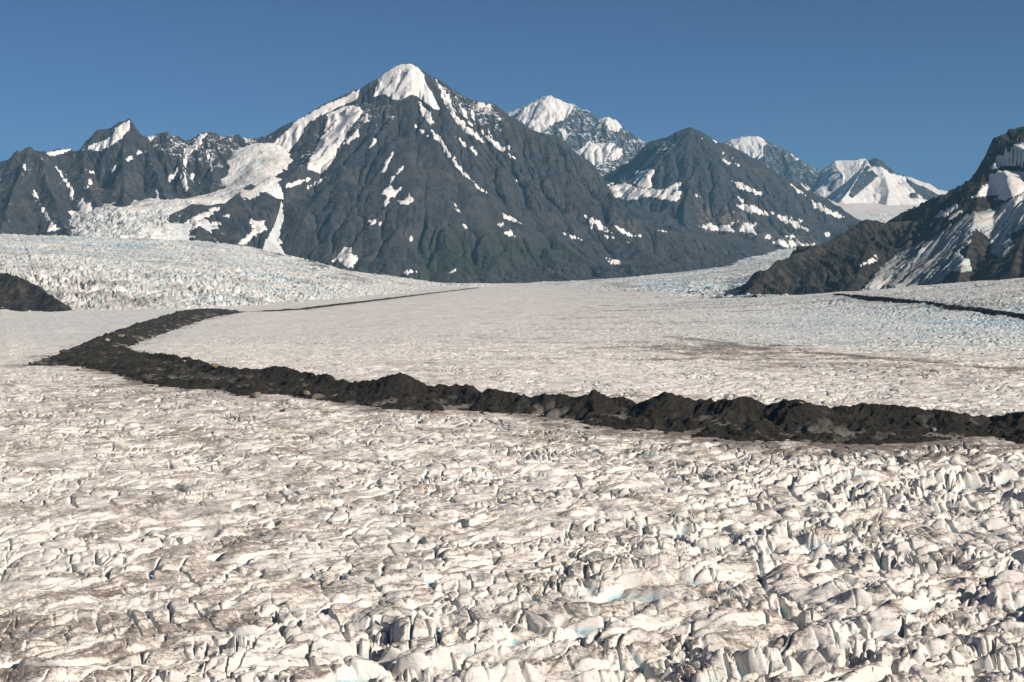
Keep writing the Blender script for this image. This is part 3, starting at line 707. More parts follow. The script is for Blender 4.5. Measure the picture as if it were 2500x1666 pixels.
    for pts, nm in (([(735, 705), (800, 690), (830, 648), (857, 648), (852, 700), (930, 730), (1100, 740), (1200, 690), (1217, 690), (1182, 745), (1212, 755), (1202, 780), (1212, 800), (1180, 822), (1100, 802), (1000, 787), (930, 802), (880, 807), (800, 792), (768, 780)], 'snow_field'),
                    ([(905, 700), (935, 620), (1045, 615), (1012, 680), (1032, 740), (940, 722)], 'snow_field'), ([(900, 620), (930, 588), (947, 640), (910, 652)], 'snow_patch'),
                    ([(1530, 683), (1580, 693), (1650, 728), (1752, 776), (1690, 770), (1620, 747), (1558, 722)], 'snow_patch'), ([(1558, 783), (1600, 798), (1622, 830), (1680, 848), (1752, 884), (1772, 902), (1690, 892), (1600, 872), (1558, 842), (1600, 832)], 'snow_patch'),
                    ([(1773, 883), (1850, 908), (1930, 938), (1990, 968), (2032, 1002), (1950, 987), (1870, 947), (1800, 912)], 'snow_patch'), ([(1325, 978), (1390, 953), (1430, 973), (1500, 968), (1562, 1005), (1500, 1010), (1400, 1002)], 'snow_patch'),
                    ([(1488, 972), (1567, 938), (1560, 952), (1510, 977)], 'snow_patch'), ([(1573, 1007), (1610, 943), (1650, 963), (1692, 953), (1667, 990), (1702, 1032), (1640, 1012), (1600, 1017)], 'snow_patch'), ([(1738, 1023), (1790, 1033), (1802, 1052), (1750, 1047)], 'snow_patch'),
                    ([(1798, 1077), (1850, 1058), (1900, 1068), (1950, 1063), (1980, 1088), (2062, 1090), (1950, 1107), (1850, 1102)], 'snow_patch'), ([(2038, 808), (2100, 833), (2150, 868), (2272, 922), (2200, 917), (2110, 882), (2058, 847)], 'snow_patch'),
                    ([(1910, 708), (1960, 738), (2012, 787), (1960, 762)], 'snow_patch'), ([(1408, 418), (1437, 440), (1415, 437)], 'snow_patch'), ([(1473, 508), (1532, 540), (1500, 532)], 'snow_patch'), ([(1295, 768), (1332, 785), (1300, 787)], 'snow_patch'),
                    ([(2123, 1020), (2160, 1013), (2167, 1040), (2135, 1037)], 'snow_patch'), ([(1475, 545), (1520, 575), (1510, 582)], 'snow_patch'), ([(1340, 410), (1352, 420), (1345, 425)], 'snow_patch'), ([(1530, 880), (1560, 885), (1545, 890)], 'snow_patch'),
                    ([(1880, 910), (1980, 940), (1960, 945)], 'snow_patch'), ([(1555, 570), (1578, 585), (1568, 592)], 'snow_patch'), ([(1880, 1040), (1920, 1030), (1950, 1045), (1910, 1052)], 'snow_patch')):
        snow.append((crop(3, pts), nm, dict(smooth=.8) if nm == 'snow_field' else {}))
    valley = rbf([P(*c) for c in [(1470, 450, 13100), (1560, 468, 12800), (1640, 480, 12500), (1500, 500, 12200), (1600, 520, 11900), (1560, 550, 11300), (1640, 575, 11000), (1500, 600, 10600), (1700, 610, 10700), (1850, 600, 11900), (1600, 640, 10000), (1480, 660, 9600), (1750, 640, 10300), (2050, 570, 13000), (1300, 700, 9000)]])
    mountain('dark brown peak with a shaded left face and slanting snow patches, right of the pyramid', sp, (820, 3900, 10100, 15000), (8, 8), M_ROCK, 71, k=14, gul=(22, 13), rough=30, wl=260, snow=snow, base=lambda X, Y: valley(X, Y) - ss(13400, 14600, Y) * 900 - ss(10700, 10150, Y) * 0,
             tan=[(crop(3, [(1320, 840), (1600, 850), (1760, 1000), (2000, 1040), (2080, 1085), (1800, 1070), (1600, 1000), (1330, 970)]), .8)], dust=[(crop(3, [(880, 540), (1010, 440), (1230, 350), (1200, 450), (1050, 560), (900, 640)]), .5)], calm=[(crop(3, [(1340, 400), (1700, 570), (2000, 790), (1700, 720), (1500, 640), (1380, 520)]), .5)])
    # debris bank along the side glacier
    sp = [(spur((1440, 640, 9700), (1525, 570, 10400), (1600, 562, 10600), (1678, 566, 10700), (1774, 574, 10950), (1866, 594, 11500), (1900, 600, 11900)), 0.5), (spur((1530, 600, 10150), (1600, 625, 9850), (1480, 655, 9450)), 0.25), (spur((690, 632, 7960), (780, 650, 8180), (900, 660, 8380), (1040, 664, 8420), (1180, 664, 8440), (1300, 660, 8560), (1420, 654, 8800), (1560, 640, 9300)), 0.27), (spur((560, 598, 7350), (640, 622, 7650), (720, 652, 7880), (830, 674, 8150), (1000, 682, 8300), (1130, 682, 8450), (1280, 672, 8600), (1440, 662, 9050), (1560, 645, 9700), (1700, 620, 10350)), 0.22)]
    snow = [(crop(3, p), 'snow_patch', {}) for p in ([(888, 862), (950, 823), (982, 830), (940, 857)], [(1038, 985), (1100, 988), (1117, 1020), (1075, 1027), (1080, 1005)], [(1118, 977), (1145, 948), (1172, 960), (1177, 980), (1140, 987)], [(1210, 910), (1250, 915), (1270, 935), (1230, 930)])]
    mountain('grey gravel bank below the dark brown peak beside the side glacier', sp, (-1700, 2300, 7200, 12000), (7, 8), M_ROCK, 91, k=12, gul=(9, 5), rough=9, wl=150, floor=-60, snow=snow, tan=[(crop(3, [(880, 880), (1150, 900), (1100, 960), (900, 950)]), .5)], name='moraine_hill', cat='gravel bank')
    # ---------- distant snow peaks
    sky = [P(px, py, D) for (px, py), D in zip(crop(3, [(-150, 330), (0, 290), (95, 250), (200, 215), (300, 165), (360, 140), (420, 160), (480, 190), (520, 200), (570, 235), (620, 280), (655, 320), (680, 300), (710, 284), (740, 278), (790, 295), (840, 345), (880, 370), (930, 410), (1000, 440), (1100, 470), (1250, 560)]),
           [18300, 18250, 18200, 18150, 18050, 18000, 18000, 18000, 17980, 17980, 17980, 17980, 17900, 17850, 17850, 17850, 17850, 17850, 17850, 17800, 17800, 17800])]
    sp = [(sky, 1.2, 0.75), (spur((1399, 257, 17980), (1375, 300, 17600), (1330, 340, 17250), (1300, 400, 16800)), 0.7), (spur((1340, 240, 18000), (1325, 280, 17700), (1300, 330, 17350)), .65), (spur((1437, 290, 17980), (1440, 350, 17550), (1445, 410, 17100), (1470, 470, 16600)), 0.75),
          (spur((1483, 288, 17850), (1500, 350, 17450), (1510, 400, 17100), (1500, 450, 16700)), 0.75), (spur((1556, 340, 17850), (1570, 400, 17400), (1560, 440, 17000)), 0.75)]
    snow = [(crop(3, [(93, 250), (200, 212), (300, 161), (360, 135), (420, 156), (480, 186), (522, 199), (512, 240), (470, 290), (400, 320), (350, 350), (290, 375), (250, 347), (180, 312), (95, 300), (0, 320)]), 'snow_cap', dict(smooth=.55, thick=3, lift=2)),
            (crop(3, [(680, 300), (710, 280), (742, 274), (792, 292), (842, 345), (790, 375), (740, 350)]), 'snow_cap', dict(smooth=.9, thick=3, lift=2))]
    for p in ([(548, 490), (620, 438), (700, 448), (792, 438), (762, 500), (720, 562), (672, 602), (610, 552)], [(738, 542), (790, 480), (837, 478), (832, 530), (770, 562)], [(428, 343), (470, 363), (492, 390), (482, 442), (460, 402)]):
        snow.append((crop(3, p), 'snow_field', dict(smooth=.6, thick=2)))
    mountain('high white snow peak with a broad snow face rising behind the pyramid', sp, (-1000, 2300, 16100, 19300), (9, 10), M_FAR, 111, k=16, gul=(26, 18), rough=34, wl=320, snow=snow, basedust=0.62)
    sky = [P(px, py, 20000) for px, py in crop(3, [(1300, 520), (1480, 435), (1540, 420), (1600, 405), (1690, 397), (1740, 420), (1800, 460), (1850, 465), (1880, 485), (1920, 515), (1990, 560), (2100, 620), (2200, 700), (2300, 800)])]
    sp = [(sky, 1.2, 0.75), (spur((1866, 341, 20000), (1870, 390, 19600), (1890, 440, 19200), (1930, 490, 18800)), .75), (spur((1847, 334, 20000), (1830, 380, 19600), (1820, 420, 19300)), .7), (spur((1935, 379, 20000), (1950, 430, 19600), (1960, 470, 19200)), .75)]
    snow = [(crop(3, [(1478, 432), (1540, 416), (1600, 401), (1690, 393), (1742, 417), (1752, 450), (1722, 480), (1737, 520), (1700, 552), (1640, 522), (1560, 492)]), 'snow_cap', dict(smooth=.6, thick=3, lift=2)), (crop(3, [(1958, 700), (2030, 728), (2032, 777), (1980, 742)]), 'snow_field', {}), (crop(3, [(1915, 515), (1950, 545), (1940, 552)]), 'snow_patch', {})]
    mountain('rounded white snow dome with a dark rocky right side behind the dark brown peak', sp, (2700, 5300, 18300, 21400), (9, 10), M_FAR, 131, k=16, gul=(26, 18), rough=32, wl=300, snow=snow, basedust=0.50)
    sky = [P(px, py, D) for (px, py), D in zip(crop(4, [(480, 640), (560, 580), (650, 430), (700, 390), (745, 350), (800, 352), (880, 355), (930, 340), (980, 340), (1000, 365), (1055, 335), (1110, 365), (1200, 440), (1290, 480), (1400, 580), (1500, 650), (1550, 700), (1650, 760)]), [17200] * 6 + [17150] * 3 + [17050, 17000, 17000, 17000, 16950, 16900, 16850, 16850, 16800])]
    sp = [(sky, 1.2, 0.72), (spur((2119, 397, 17050), (2098, 430, 16650), (2075, 465, 16250), (2055, 490, 15950)), .75, .7), (spur((2136, 389, 17000), (2160, 430, 16700), (2170, 470, 16250), (2165, 500, 15950)), .55), (spur((2183, 422, 17000), (2215, 450, 16750), (2250, 490, 16450), (2280, 510, 16250)), .7)]
    allsnow = [(560, 590), (650, 426), (700, 386), (745, 345), (880, 350), (930, 335), (980, 335), (1000, 362), (1010, 372), (1020, 395), (1060, 402), (1105, 398), (1165, 442), (1215, 458), (1285, 478), (1300, 520), (1330, 562), (1420, 642), (1500, 692), (1540, 705), (1540, 740), (1200, 760), (700, 760), (560, 640)]
    snow = [(crop(4, allsnow), 'snow_field', dict(smooth=.75, thick=2, lift=2, rag=1.2))]
    rocks = [[(850, 622), (900, 530), (958, 440), (988, 390), (1022, 400), (982, 450), (1030, 428), (1082, 470), (1020, 522), (940, 592), (880, 642)], [(688, 472), (740, 433), (782, 440), (700, 477)], [(698, 582), (730, 510), (792, 468), (750, 532), (725, 592)], [(828, 592), (892, 518), (850, 592)],
             [(1318, 605), (1370, 598), (1387, 640), (1330, 642)], [(1368, 737), (1430, 698), (1500, 703), (1532, 710), (1460, 752), (1400, 752)], [(600, 530), (640, 470), (660, 440), (622, 530), (600, 590), (570, 590)]]
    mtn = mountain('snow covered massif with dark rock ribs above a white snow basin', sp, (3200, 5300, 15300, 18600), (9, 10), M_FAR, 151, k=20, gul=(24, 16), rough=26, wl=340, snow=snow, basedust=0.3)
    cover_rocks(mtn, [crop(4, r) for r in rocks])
    sky = [P(px, py, 23000) for px, py in crop(4, [(1150, 440), (1280, 480), (1340, 485), (1420, 520), (1480, 535), (1540, 575), (1640, 595), (1670, 630), (1760, 690), (1900, 800)])]
    snow = [(crop(4, [(1100, 420), (1280, 473), (1340, 478), (1420, 515), (1480, 530), (1540, 570), (1640, 590), (1672, 628), (1690, 650), (1600, 720), (1520, 720), (1300, 560)]), 'snow_field', dict(smooth=.6, thick=3, lift=2, rag=.5))]
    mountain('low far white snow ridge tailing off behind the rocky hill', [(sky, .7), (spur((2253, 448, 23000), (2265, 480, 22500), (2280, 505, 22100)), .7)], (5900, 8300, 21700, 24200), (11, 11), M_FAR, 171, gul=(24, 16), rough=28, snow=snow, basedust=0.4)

def cover_rocks(mtn, polys):
    """rock ribs standing out of the snow of the massif: thin crags raised from its own surface"""
    ch = [c for c in mtn.children if c.name.startswith('snow_field')][0]
    me = ch.data; n = len(me.vertices); co = np.empty(n * 3, f4); me.vertices.foreach_get('co', co); co = co.reshape(-1, 3)
    px, py = project(co[:, 0], co[:, 1], co[:, 2])
    fq = np.empty(len(me.loops), np.int32); me.loops.foreach_get('vertex_index', fq); fq = fq.reshape(-1, 4)
    for pl in polys:
        sd = sdf(px, py, pl) + 1.2 * perlin(co[:, 0] / 40, co[:, 1] / 40, 401) + .8 * perlin(co[:, 0] / 17, co[:, 1] / 17, 402)
        k = sd > -2.5; q = fq[k[fq].any(1)]
        if not len(q): continue
        used = np.unique(q); rm = np.zeros(n, np.int32); rm[used] = np.arange(len(used)); q = rm[q]
        c = co[used].copy(); s = sd[used]
        c[:, 2] += np.clip(s * 5 * 0.6, -10, 14) + ss(0, 3, s) * 12 * (fbm(c[:, 0], c[:, 1], 120, 4, 405, .55, True))
        m2 = bpy.data.meshes.new('rock_rib'); m2.vertices.add(len(c)); m2.vertices.foreach_set('co', c.ravel()); m2.loops.add(q.size); m2.loops.foreach_set('vertex_index', q.ravel().astype(np.int32))
        m2.polygons.add(len(q)); m2.polygons.foreach_set('loop_start', np.arange(0, q.size, 4, dtype=np.int32)); a = m2.attributes.new('dust', 'FLOAT', 'POINT'); a.data.foreach_set('value', np.full(len(c), .25, f4)); m2.update(); m2.materials.append(M_FAR)
        o = bpy.data.objects.new('rock_rib', m2); COL.objects.link(o); o.parent = mtn

def build_right_hill():
    sky = [P(px, py, D) for (px, py), D in zip([(1815, 718)] + crop(4, [(150, 1260), (290, 1130), (400, 1095), (500, 1060), (650, 990), (800, 900), (900, 845), (1040, 812), (1150, 815), (1340, 820), (1385, 785), (1450, 772), (1560, 690), (1650, 640), (1740, 590), (1800, 490), (1870, 370), (1905, 320), (1930, 270), (1960, 185), (2010, 165), (2060, 150), (2075, 118), (2140, 95), (2195, 75)]) + [(2560, 270), (2680, 200), (2850, 120), (3000, 60)],
           [4480, 4520, 4560, 4600, 4640, 4700, 4760, 4800, 4840, 4860, 4870, 4870, 4870, 4860, 4860, 4860, 4860, 4860, 4860, 4870, 4880, 4880, 4890, 4890, 4900, 4900, 4910, 4930, 4960, 5000])]
    sp = [(sky, 1.5, 0.66), (spur((2100, 546, 4830), (2120, 600, 4680), (2100, 660, 4540), (2080, 705, 4440)), .6), (spur((1960, 620, 4830), (1950, 670, 4720), (1930, 715, 4600)), .6),
          (spur((2230, 543, 4850), (2215, 600, 4690), (2200, 650, 4560)), .55),
          (spur((2400, 420, 4840), (2380, 520, 4600), (2370, 590, 4420), (2350, 650, 4270), (2335, 695, 4120)), .6), (spur((2560, 400, 4750), (2520, 520, 4450), (2490, 600, 4250), (2470, 660, 4050)), .65),
          ([np.array(p, float) for p in ((3300, 5000, 850), (2950, 4500, 820), (2620, 4050, 790), (2420, 3800, 730), (2300, 3700, 650), (2150, 3560, 520), (1980, 3450, 60))], 1.35)]
    snow = []
    def add(nm, pts, **o): snow.append((crop(4, pts), nm, o))
    add('snow_field', [(1933, 417), (1985, 350), (1958, 330), (2030, 308), (2090, 280), (2088, 255), (2130, 233), (2260, 210), (2400, 240), (2400, 370), (2195, 382), (2130, 392), (2020, 397)], thick=3, smooth=1.0, lift=6)
    add('snow_field', [(1798, 637), (1870, 558), (1930, 500), (1928, 460), (2020, 428), (2195, 432), (2400, 440), (2400, 600), (2195, 592), (2100, 642), (1960, 662), (2000, 618), (1880, 627)], thick=3, smooth=.9, lift=2)
    add('ice_tongue', [(2400, 590), (2195, 606), (2100, 650), (2000, 702), (1880, 737), (1760, 772), (1640, 842), (1560, 892), (1480, 962), (1380, 1002), (1280, 1042), (1180, 1092), (1120, 1150), (1050, 1230), (990, 1302), (938, 1375), (1080, 1378), (1150, 1330), (1220, 1378), (1440, 1375), (1520, 1310), (1600, 1240), (1640, 1200), (1740, 1207), (1787, 1190), (1780, 1130), (1720, 1080), (1700, 1040), (1770, 1000), (1790, 920), (1830, 868), (1870, 888), (1930, 970), (1940, 1050), (2000, 1092), (2060, 1082), (2110, 1000), (2100, 920), (2195, 862), (2400, 800)], thick=5, smooth=.8, lift=3, ice=7.5, block=30, pull=.27, dirt=0.85, blue=.10, rag=1.5)
    for p in ([(1500, 790), (1560, 738), (1680, 688), (1702, 700), (1580, 792)], [(1430, 862), (1500, 833), (1482, 852)], [(1578, 812), (1700, 733), (1732, 740), (1640, 802)], [(930, 1162), (1010, 1108), (1060, 1078), (1072, 1120), (1000, 1142)]):
        add('snow_patch', p)
    mountain('steep dark rocky mountain with snowfields and a tumbling ice tongue, cut by the frame', sp, (600, 3400, 3300, 5900), (3.6, 4.0), M_HILL, 191, k=10, gul=(26, 17), rough=27, wl=170, ero=0.07, snow=snow, basedust=-0.6, calm=[(crop(4, [(1920, 430), (1950, 330), (2090, 240), (2400, 200), (2400, 620), (2100, 650), (1800, 640), (1930, 480)]), .2), (crop(4, [(2400, 590), (1900, 730), (1500, 960), (1180, 1090), (940, 1375), (1440, 1375), (1600, 1240), (1780, 1130), (1830, 870), (2000, 1090), (2195, 860), (2400, 800)]), .35)],
             green=[(crop(4, [(280, 1140), (420, 1090), (560, 1020), (700, 960), (560, 1060), (430, 1130), (300, 1170)]), .9)])
    # rock outcrop among the ice on the left
    sp = [(spur((-220, 590, 3650), (-100, 640, 3520), (0, 665, 3420), (42, 676, 3380), (76, 691, 3330), (106, 708, 3270), (127, 724, 3200), (142, 742, 3120)), .75), (spur((42, 678, 3380), (50, 720, 3250), (60, 756, 3130)), .6), (spur((-100, 645, 3520), (-60, 710, 3300), (-40, 756, 3130)), .6)]
    mountain('low dark grey rock outcrop at the foot of the broken icefall', sp, (-1700, -920, 2980, 3900), (2.2, 2.6), M_HILL, 211, k=6, gul=(9, 7), rough=15, wl=80, basedust=-0.6, name='rock_hill', cat='rock outcrop', tan=[([(-60, 680), (40, 690), (60, 755), (-60, 757)], .25)])

def build_tributaries():
    left = [(0, 762, 3110), (150, 758, 3160), (300, 751, 3260), (450, 746, 3430), (600, 743, 3700), (722, 735, 4080), (850, 726, 4550), (977, 714, 5400), (1180, 697, 7000), (-300, 765, 3050),
            (0, 574, 6500), (100, 578, 6600), (250, 583, 6800), (371, 587, 6950), (480, 591, 7100), (574, 598, 7250), (650, 614, 7500), (727, 658, 7800), (765, 676, 8050), (900, 681, 8400), (1180, 694, 8700), (-300, 560, 6300),
            (0, 650, 4300), (200, 668, 4150), (400, 690, 4050), (600, 700, 4300), (400, 640, 4900), (200, 625, 4900), (600, 650, 5300), (800, 690, 5600), (0, 610, 5100), (1000, 700, 6800), (-300, 640, 4200),
            (0, 582, 7400), (250, 592, 7600), (480, 600, 7900), (600, 610, 8000)]
    def A(X, Y, px, py):
        a = 5.0 + 4.5 * ss(640, 690, py) * ss(1000, 500, px) + 3 * blob(px, py, 120, 680, 150, 40)
        a *= 0.85 + 0.7 * ss(-.3, .4, perlin(X / 300, Y / 300, 301))
        a *= ss(3050, 3500, Y + 0.00 * X) * .8 + .2
        return np.where(px > 850, np.minimum(a, 5.5), a)
    def blue(X, Y, px, py):
        p = ss(-.25, .45, fbm(X, Y, 330, 3, 302))
        return p * (0.34 * blob(px, py, 600, 690, 220, 50) + 0.26 * blob(px, py, 330, 610, 300, 26) + .25 * blob(px, py, 100, 600, 250, 25)) + .05
    def dirt(X, Y, px, py):
        return 0.35 * blob(px, py, 130, 730, 160, 40) + .12 * blob(px, py, 350, 720, 220, 40) - .25 + 1.0 * ss(0, 26, (px - 545) * 0.35 - (py - 596) * -0.0 - (py - 596) + 0) * ss(700, 640, py) * ss(-.2, .3, perlin(X / 90, Y / 160, 304)) * (px > 560)
    sheet('icefall_terrain', 'broad pale blue broken icefall below the jagged dark ridge', 'icefall', left, (-0.47, 0.0, 3000, 8700), M_ICE, A, 311, (0.00068, 0.0021), dirt, blue, block=30, keep=lambda X, Y, px, py: Y > 0)
    # cirque glacier feeding it, between ridge, knoll and pyramid
    cir = [(660, 350, 9800), (640, 372, 9600), (620, 408, 9400), (565, 436, 9350), (500, 475, 9200), (450, 490, 9050), (600, 460, 9050), (480, 484, 8850), (560, 486, 8800), (640, 480, 8900), (690, 440, 9150), (400, 498, 8650), (330, 517, 8450), (300, 512, 8500), (280, 535, 8250),
           (480, 522, 8500), (560, 522, 8600), (425, 545, 8350), (600, 565, 8500), (400, 560, 8150), (350, 550, 8050), (220, 560, 8100), (175, 590, 7900), (120, 640, 7900), (60, 690, 8000), (370, 587, 7500), (250, 590, 7350), (480, 640, 7900), (430, 625, 7700),
           (655, 590, 8500), (650, 540, 8750), (600, 650, 7900), (690, 640, 8200), (735, 700, 8200), (735, 640, 8800), (735, 520, 9200), (735, 420, 9500)]
    def A2(X, Y, px, py): return 6.0 + 12 * ss(505, 530, py) * ss(440, 400, px)
    sheet('snow_basin_terrain', 'bright snow basin and small icefall between the jagged ridge and the rock knoll', 'cirque glacier', cir, (-0.37, -0.145, 7350, 9990), M_ICE, A2, 331, (0.0007, 0.0012), lambda X, Y, px, py: -.2 + 0 * X, lambda X, Y, px, py: .12 * ss(505, 530, py), block=40, und=18, keep=lambda X, Y, px, py: (px < 735) & (py > 335) & (py > 470 - 0.9 * np.clip(px - 430, -9, 999)) & (px > 60))
    right = [(1276, 694, 8000), (1468, 682, 9000), (1583, 671, 9500), (1697, 659, 10000), (1740, 636, 10600), (1765, 620, 11200), (1850, 610, 12000), (1996, 599, 13000), (1927, 637, 9500), (1885, 652, 8500), (1858, 675, 6500), (1828, 716, 5100), (1537, 733, 4350), (1700, 727, 4550), (1350, 712, 5800), (1400, 698, 7000), (1700, 690, 6800), (1600, 705, 6000), (1750, 660, 8800), (2100, 600, 12500), (2000, 650, 8500), (2000, 700, 5500), (1200, 705, 7500)]
    def A3(X, Y, px, py): return 3.5 + 5.5 * blob(px, py, 1740, 710, 170, 26) + 3.0 * ss(680, 620, py)
    def b3(X, Y, px, py): return (.38 * blob(px, py, 1700, 700, 220, 26) + .22 * ss(690, 620, py)) * ss(-.3, .4, fbm(X, Y, 300, 3, 322)) + .05
    def d3(X, Y, px, py):
        return 1.5 * blob(px, py, 1835, 705, 75, 34) * ss(-.35, .25, perlin(X / 45, Y / 90, 325)) - .15 + .9 * blob(px, py, 1500, 731, 260, 3)
    sheet('side_glacier_terrain', 'crevassed side glacier flowing down between the gravel bank and the rocky hill', 'glacier', right, (-0.03, 0.235, 4350, 13200), M_ICE, A3, 341, (0.0007, 0.0021), d3, b3, block=36)
    basin = [(2036, 496, 15900), (2090, 505, 15500), (2180, 506, 15700), (2260, 505, 15900), (2300, 512, 15600), (2060, 520, 14800), (2130, 533, 14200), (2220, 540, 13900), (2262, 528, 14400), (2000, 520, 14600), (2350, 530, 14500)]
    sheet('snow_basin_terrain', 'smooth white snow basin below the snow covered massif', 'snow basin', basin, (0.215, 0.33, 13700, 16500), M_ICE, lambda X, Y, px, py: 1 + 9 * ss(516, 526, py) * ss(2110, 2150, px), 361, (0.0007, 0.0009), lambda X, Y, px, py: -.45 + 0 * X, lambda X, Y, px, py: .1 * ss(516, 526, py), block=45, und=4)

# ------------------------------------------------------------------ boulders
def boulder_mesh(seed, mat):
    import bmesh
    bm = bmesh.new(); bmesh.ops.create_icosphere(bm, subdivisions=3, radius=1.0)
    co = np.array([v.co[:] for v in bm.verts], f4)
    r = np.random.default_rng(seed)
    for _ in range(9):                                  # split planes give angular faces
        n = r.normal(size=3); n /= np.linalg.norm(n); h = r.uniform(.55, .85)
        d = co @ n; co -= np.outer(np.clip(d - h, 0, None), n)
    co *= 1 + 0.07 * perlin(co[:, 0] * 2.3 + seed, co[:, 1] * 2.3 + co[:, 2], seed)[:, None]
    co *= np.array([1.25, 0.95, 0.8])
    for v, c in zip(bm.verts, co): v.co = c
    me = bpy.data.meshes.new('boulder'); bm.to_mesh(me); bm.free(); me.materials.append(mat); return me

def build_boulders(surface):
    ochre = make_boulder('ochre_stone', (0.17, 0.13, 0.078), (0.25, 0.20, 0.125)); grey = make_boulder('grey_stone', (0.035, 0.033, 0.03), (0.075, 0.07, 0.062)); pale = make_boulder('pale_stone', (0.28, 0.24, 0.19), (0.40, 0.36, 0.30))
    spec = [(527, 897, 4.0, ochre, 'large round ochre boulder on the moraine crest'),
            (450, 884, 2.6, ochre, 'small ochre boulder on the moraine face near the bend'),
            (628, 963, 2.4, ochre, 'ochre boulder at the front foot of the moraine, beside white ice'),
            (748, 962, 3.2, ochre, 'wide ochre boulder low on the moraine apron, above the white ice'),
            (297, 823, 4.2, ochre, 'pale ochre slab on the far limb of the moraine bend'),
            (262, 832, 3.0, pale, 'pale grey stone on the far limb of the moraine, beside the ochre slab'),
            (154, 861, 4.4, grey, 'dark boulder poking up from the back edge of the moraine tip'),
            (75, 892, 3.2, grey, 'dark boulder at the very tip of the moraine'),
            (130, 894, 2.6, grey, 'dark boulder on white ice just in front of the moraine tip'),
            (205, 899, 1.7, ochre, 'small brown boulder on white ice in front of the moraine bend'),
            (190, 903, 1.5, grey, 'smallest dark boulder on the ice below the moraine bend'),
            (615, 972, 2.4, grey, 'dark boulder leaning at the moraine foot beside an ochre one'),
            (1953, 987, 2.2, ochre, 'brown boulder high on a moraine hump among dark rubble'),
            (690, 1005, 1.8, grey, 'lone dark boulder on white ice below the moraine apron'),
            (2278, 1052, 2.0, pale, 'pale grey block low on the right half of the moraine')]
    meshes = {}
    for i, (px, py, r, mt, lab) in enumerate(spec):
        x, y, z = surface(px, py)
        key = (mt.name, i % 4)
        if key not in meshes: meshes[key] = boulder_mesh(500 + i, mt)
        o = bpy.data.objects.new('boulder', meshes[key]); COL.objects.link(o)
        o.location = (x, y, z + 0.25 * r); o.scale = (r, r, r * (0.85 if mt is not ochre else .8)); o.rotation_euler = (0.2 * math.sin(i), .2 * math.cos(2 * i), i * 1.7)
        tag(o, lab, 'boulder', 'boulders on and around the moraine')

# ------------------------------------------------------------------ assemble
build_glacier(); print('glacier', round(time.time() - T0, 1))
build_moraine(); print('moraine', round(time.time() - T0, 1))
build_tributaries(); print('trib', round(time.time() - T0, 1))
build_right_hill(); build_mountains(); print('mountains', round(time.time() - T0, 1))

_dg = bpy.context.evaluated_depsgraph_get()
def surface(px, py):
    from mathutils import Vector
    d = P(px, py, 1000.0) - np.array([0, 0, CAMZ]); d /= np.linalg.norm(d)
    ok, loc, nrm, idx, ob, mtx = bpy.context.scene.ray_cast(_dg, Vector((0, 0, CAMZ)) + Vector(d.tolist()) * 5, Vector(d.tolist()))
    return tuple(loc) if ok else (*ground(px, py), 0.0)
build_boulders(surface)

def build_rubble():
    """loose stones strewn along the foot of the moraine, thinning out over the ice"""
    import bmesh
    from mathutils import Vector
    bm = bmesh.new(); bmesh.ops.create_icosphere(bm, subdivisions=1, radius=1.0)
    base = np.array([v.co[:] for v in bm.verts], f4); tris = np.array([[v.index for v in f.verts] for f in bm.faces], np.int32); bm.free()
    r = np.random.default_rng(5)
    poly = np.array([p[:2] for p in foot]); a, b = poly, np.roll(poly, -1, 0)
    cam_d = np.hypot(*((a + b) / 2).T); L = np.hypot(*(b - a).T) * np.clip(1300 / cam_d, .2, 1.6)
    k = r.choice(len(poly), 5200, p=L / L.sum()); t = r.random(len(k))[:, None]
    p = a[k] * (1 - t) + b[k] * t + r.normal(size=(len(k), 2)) * (3 + 9 * r.random((len(k), 1)) ** 2)
    clump = perlin(p[:, 0] / 22, p[:, 1] / 22, 601) + .25 * r.normal(size=len(p))
    p = p[clump > -0.05]
    V, F = [], []
    n0 = 0
    for x, y in p:
        ok, loc, nrm, i, ob, mx = bpy.context.scene.ray_cast(_dg, Vector((x, y, 400)), Vector((0, 0, -1)))
        if not ok: continue
        s = 0.35 + 1.0 * r.random() ** 2.5
        v = base * (1 + 0.35 * (r.random((len(base), 1)) - .5)) * (s * np.array([1 + .5 * r.random(), 1, .5 + .4 * r.random()]))
        V.append(v + np.array([x, y, loc.z + .15 * s])); F.append(tris + n0); n0 += len(base)
    V = np.concatenate(V).astype(f4); F = np.concatenate(F)
    me = bpy.data.meshes.new('rubble'); me.vertices.add(len(V)); me.vertices.foreach_set('co', V.ravel()); me.loops.add(F.size); me.loops.foreach_set('vertex_index', F.ravel())
    me.polygons.add(len(F)); me.polygons.foreach_set('loop_start', np.arange(0, F.size, 3, dtype=np.int32)); me.update(); me.materials.append(M_MOR)
    o = bpy.data.objects.new('rubble', me); COL.objects.link(o); tag(o, 'loose dark stones strewn over the ice along the moraine foot', 'rubble', kind='stuff')
build_rubble()

# bedrock far below the ice, reaching the horizon
me = bpy.data.meshes.new('ground'); s = 29000
me.from_pydata([(-s, -1500, -70), (s, -1500, -70), (s, 29000, -70), (-s, 29000, -70)], [], [(0, 1, 2, 3)]); me.materials.append(M_ROCK)
g = bpy.data.objects.new('ground', me); COL.objects.link(g); tag(g, 'dark bedrock under the ice of the valley', 'ground', kind='structure')

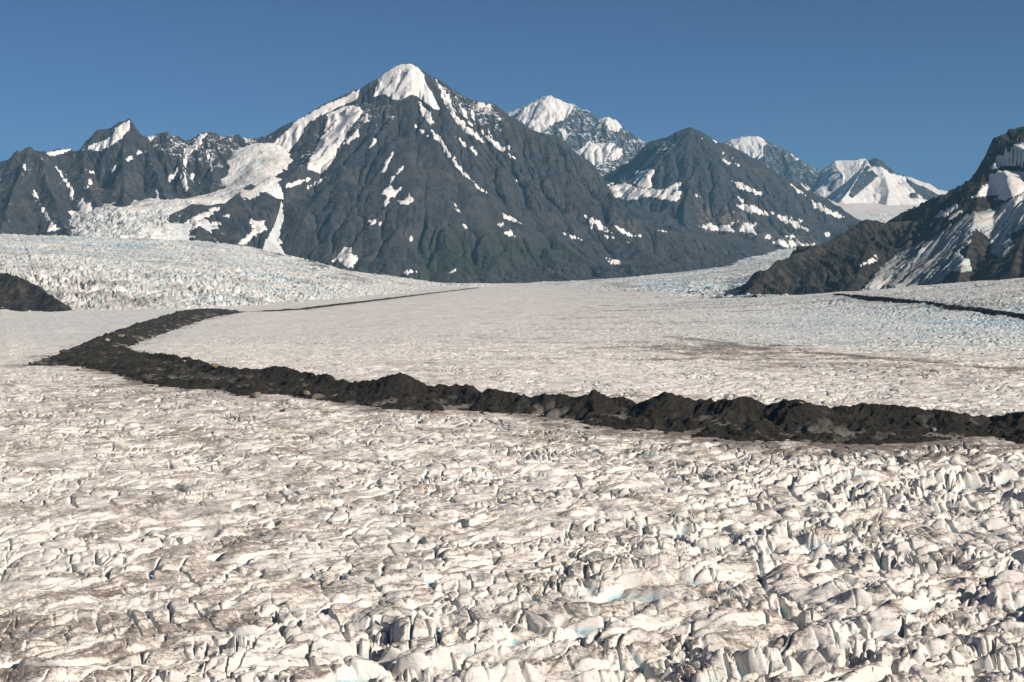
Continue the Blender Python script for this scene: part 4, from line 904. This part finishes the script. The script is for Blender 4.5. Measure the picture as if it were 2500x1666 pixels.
# haze: one closed box of even air
def haze(density, color):
    x, y0, y1, z0, z1 = 30000, -2000, 30000, -71.5, 2700
    v = [(-x, y0, z0), (x, y0, z0), (x, y1, z0), (-x, y1, z0), (-x, y0, z1), (x, y0, z1), (x, y1, z1), (-x, y1, z1)]
    f = [(3, 2, 1, 0), (4, 5, 6, 7), (0, 1, 5, 4), (1, 2, 6, 5), (2, 3, 7, 6), (3, 0, 4, 7)]
    m = bpy.data.meshes.new('haze'); m.from_pydata(v, [], f)
    mat = bpy.data.materials.new('air'); mat.use_nodes = True; t = mat.node_tree; t.nodes.clear()
    out = t.nodes.new('ShaderNodeOutputMaterial'); pv = t.nodes.new('ShaderNodeVolumePrincipled')
    pv.inputs['Color'].default_value = (*color, 1); pv.inputs['Density'].default_value = density; pv.inputs['Anisotropy'].default_value = 0.0
    t.links.new(pv.outputs[0], out.inputs['Volume']); m.materials.append(mat)
    o = bpy.data.objects.new('haze', m); COL.objects.link(o); tag(o, 'thin blue air fading the far peaks', 'haze', kind='stuff')
haze(2.4e-5, (0.24, 0.55, 0.80))

# ------------------------------------------------------------------ light, sky, camera
SUN = np.array([0.85, -0.53, 0.0]); SUN /= np.linalg.norm(SUN[:2]); ELEV = math.radians(29)
az = math.atan2(SUN[0], SUN[1])                       # clockwise from +Y
sd = np.array([math.sin(az) * math.cos(ELEV), math.cos(az) * math.cos(ELEV), math.sin(ELEV)])
L = bpy.data.lights.new('sun', 'SUN'); L.energy = 5.0; L.angle = math.radians(0.5); L.color = (1.0, 0.925, 0.83)
lo = bpy.data.objects.new('sun', L); COL.objects.link(lo)
from mathutils import Vector
lo.rotation_euler = Vector((-sd).tolist()).to_track_quat('-Z', 'Y').to_euler(); lo.location = (0, 0, 5000)
w = bpy.data.worlds.new('World'); bpy.context.scene.world = w; w.use_nodes = True
t = w.node_tree; bg = t.nodes['Background']; sky = t.nodes.new('ShaderNodeTexSky'); sky.sky_type = 'NISHITA'; sky.sun_disc = False
sky.sun_elevation = ELEV; sky.sun_rotation = az; sky.altitude = 3000; sky.air_density = 0.6; sky.dust_density = 0.5; sky.ozone_density = 7.0
t.links.new(sky.outputs[0], bg.inputs[0]); bg.inputs[1].default_value = 0.05
cam = bpy.data.cameras.new('camera'); cam.sensor_width = 36; cam.lens = FPX / 2500 * 36; cam.clip_start = 1; cam.clip_end = 90000
co = bpy.data.objects.new('camera', cam); COL.objects.link(co); co.location = (0, 0, CAMZ); co.rotation_euler = (math.radians(90) - PITCH, 0, 0)
sc = bpy.context.scene; sc.camera = co
sc.view_settings.view_transform = 'Standard'; sc.view_settings.look = 'None'; sc.view_settings.exposure = 0.5; sc.view_settings.gamma = 1
sc.cycles.max_bounces = 5; sc.cycles.diffuse_bounces = 3; sc.cycles.volume_bounces = 0; sc.cycles.use_denoising = True; sc.cycles.denoiser = 'OPENIMAGEDENOISE'; sc.cycles.denoising_input_passes = 'RGB_ALBEDO_NORMAL'; sc.cycles.denoising_prefilter = 'ACCURATE'
print('built', round(time.time() - T0, 1))
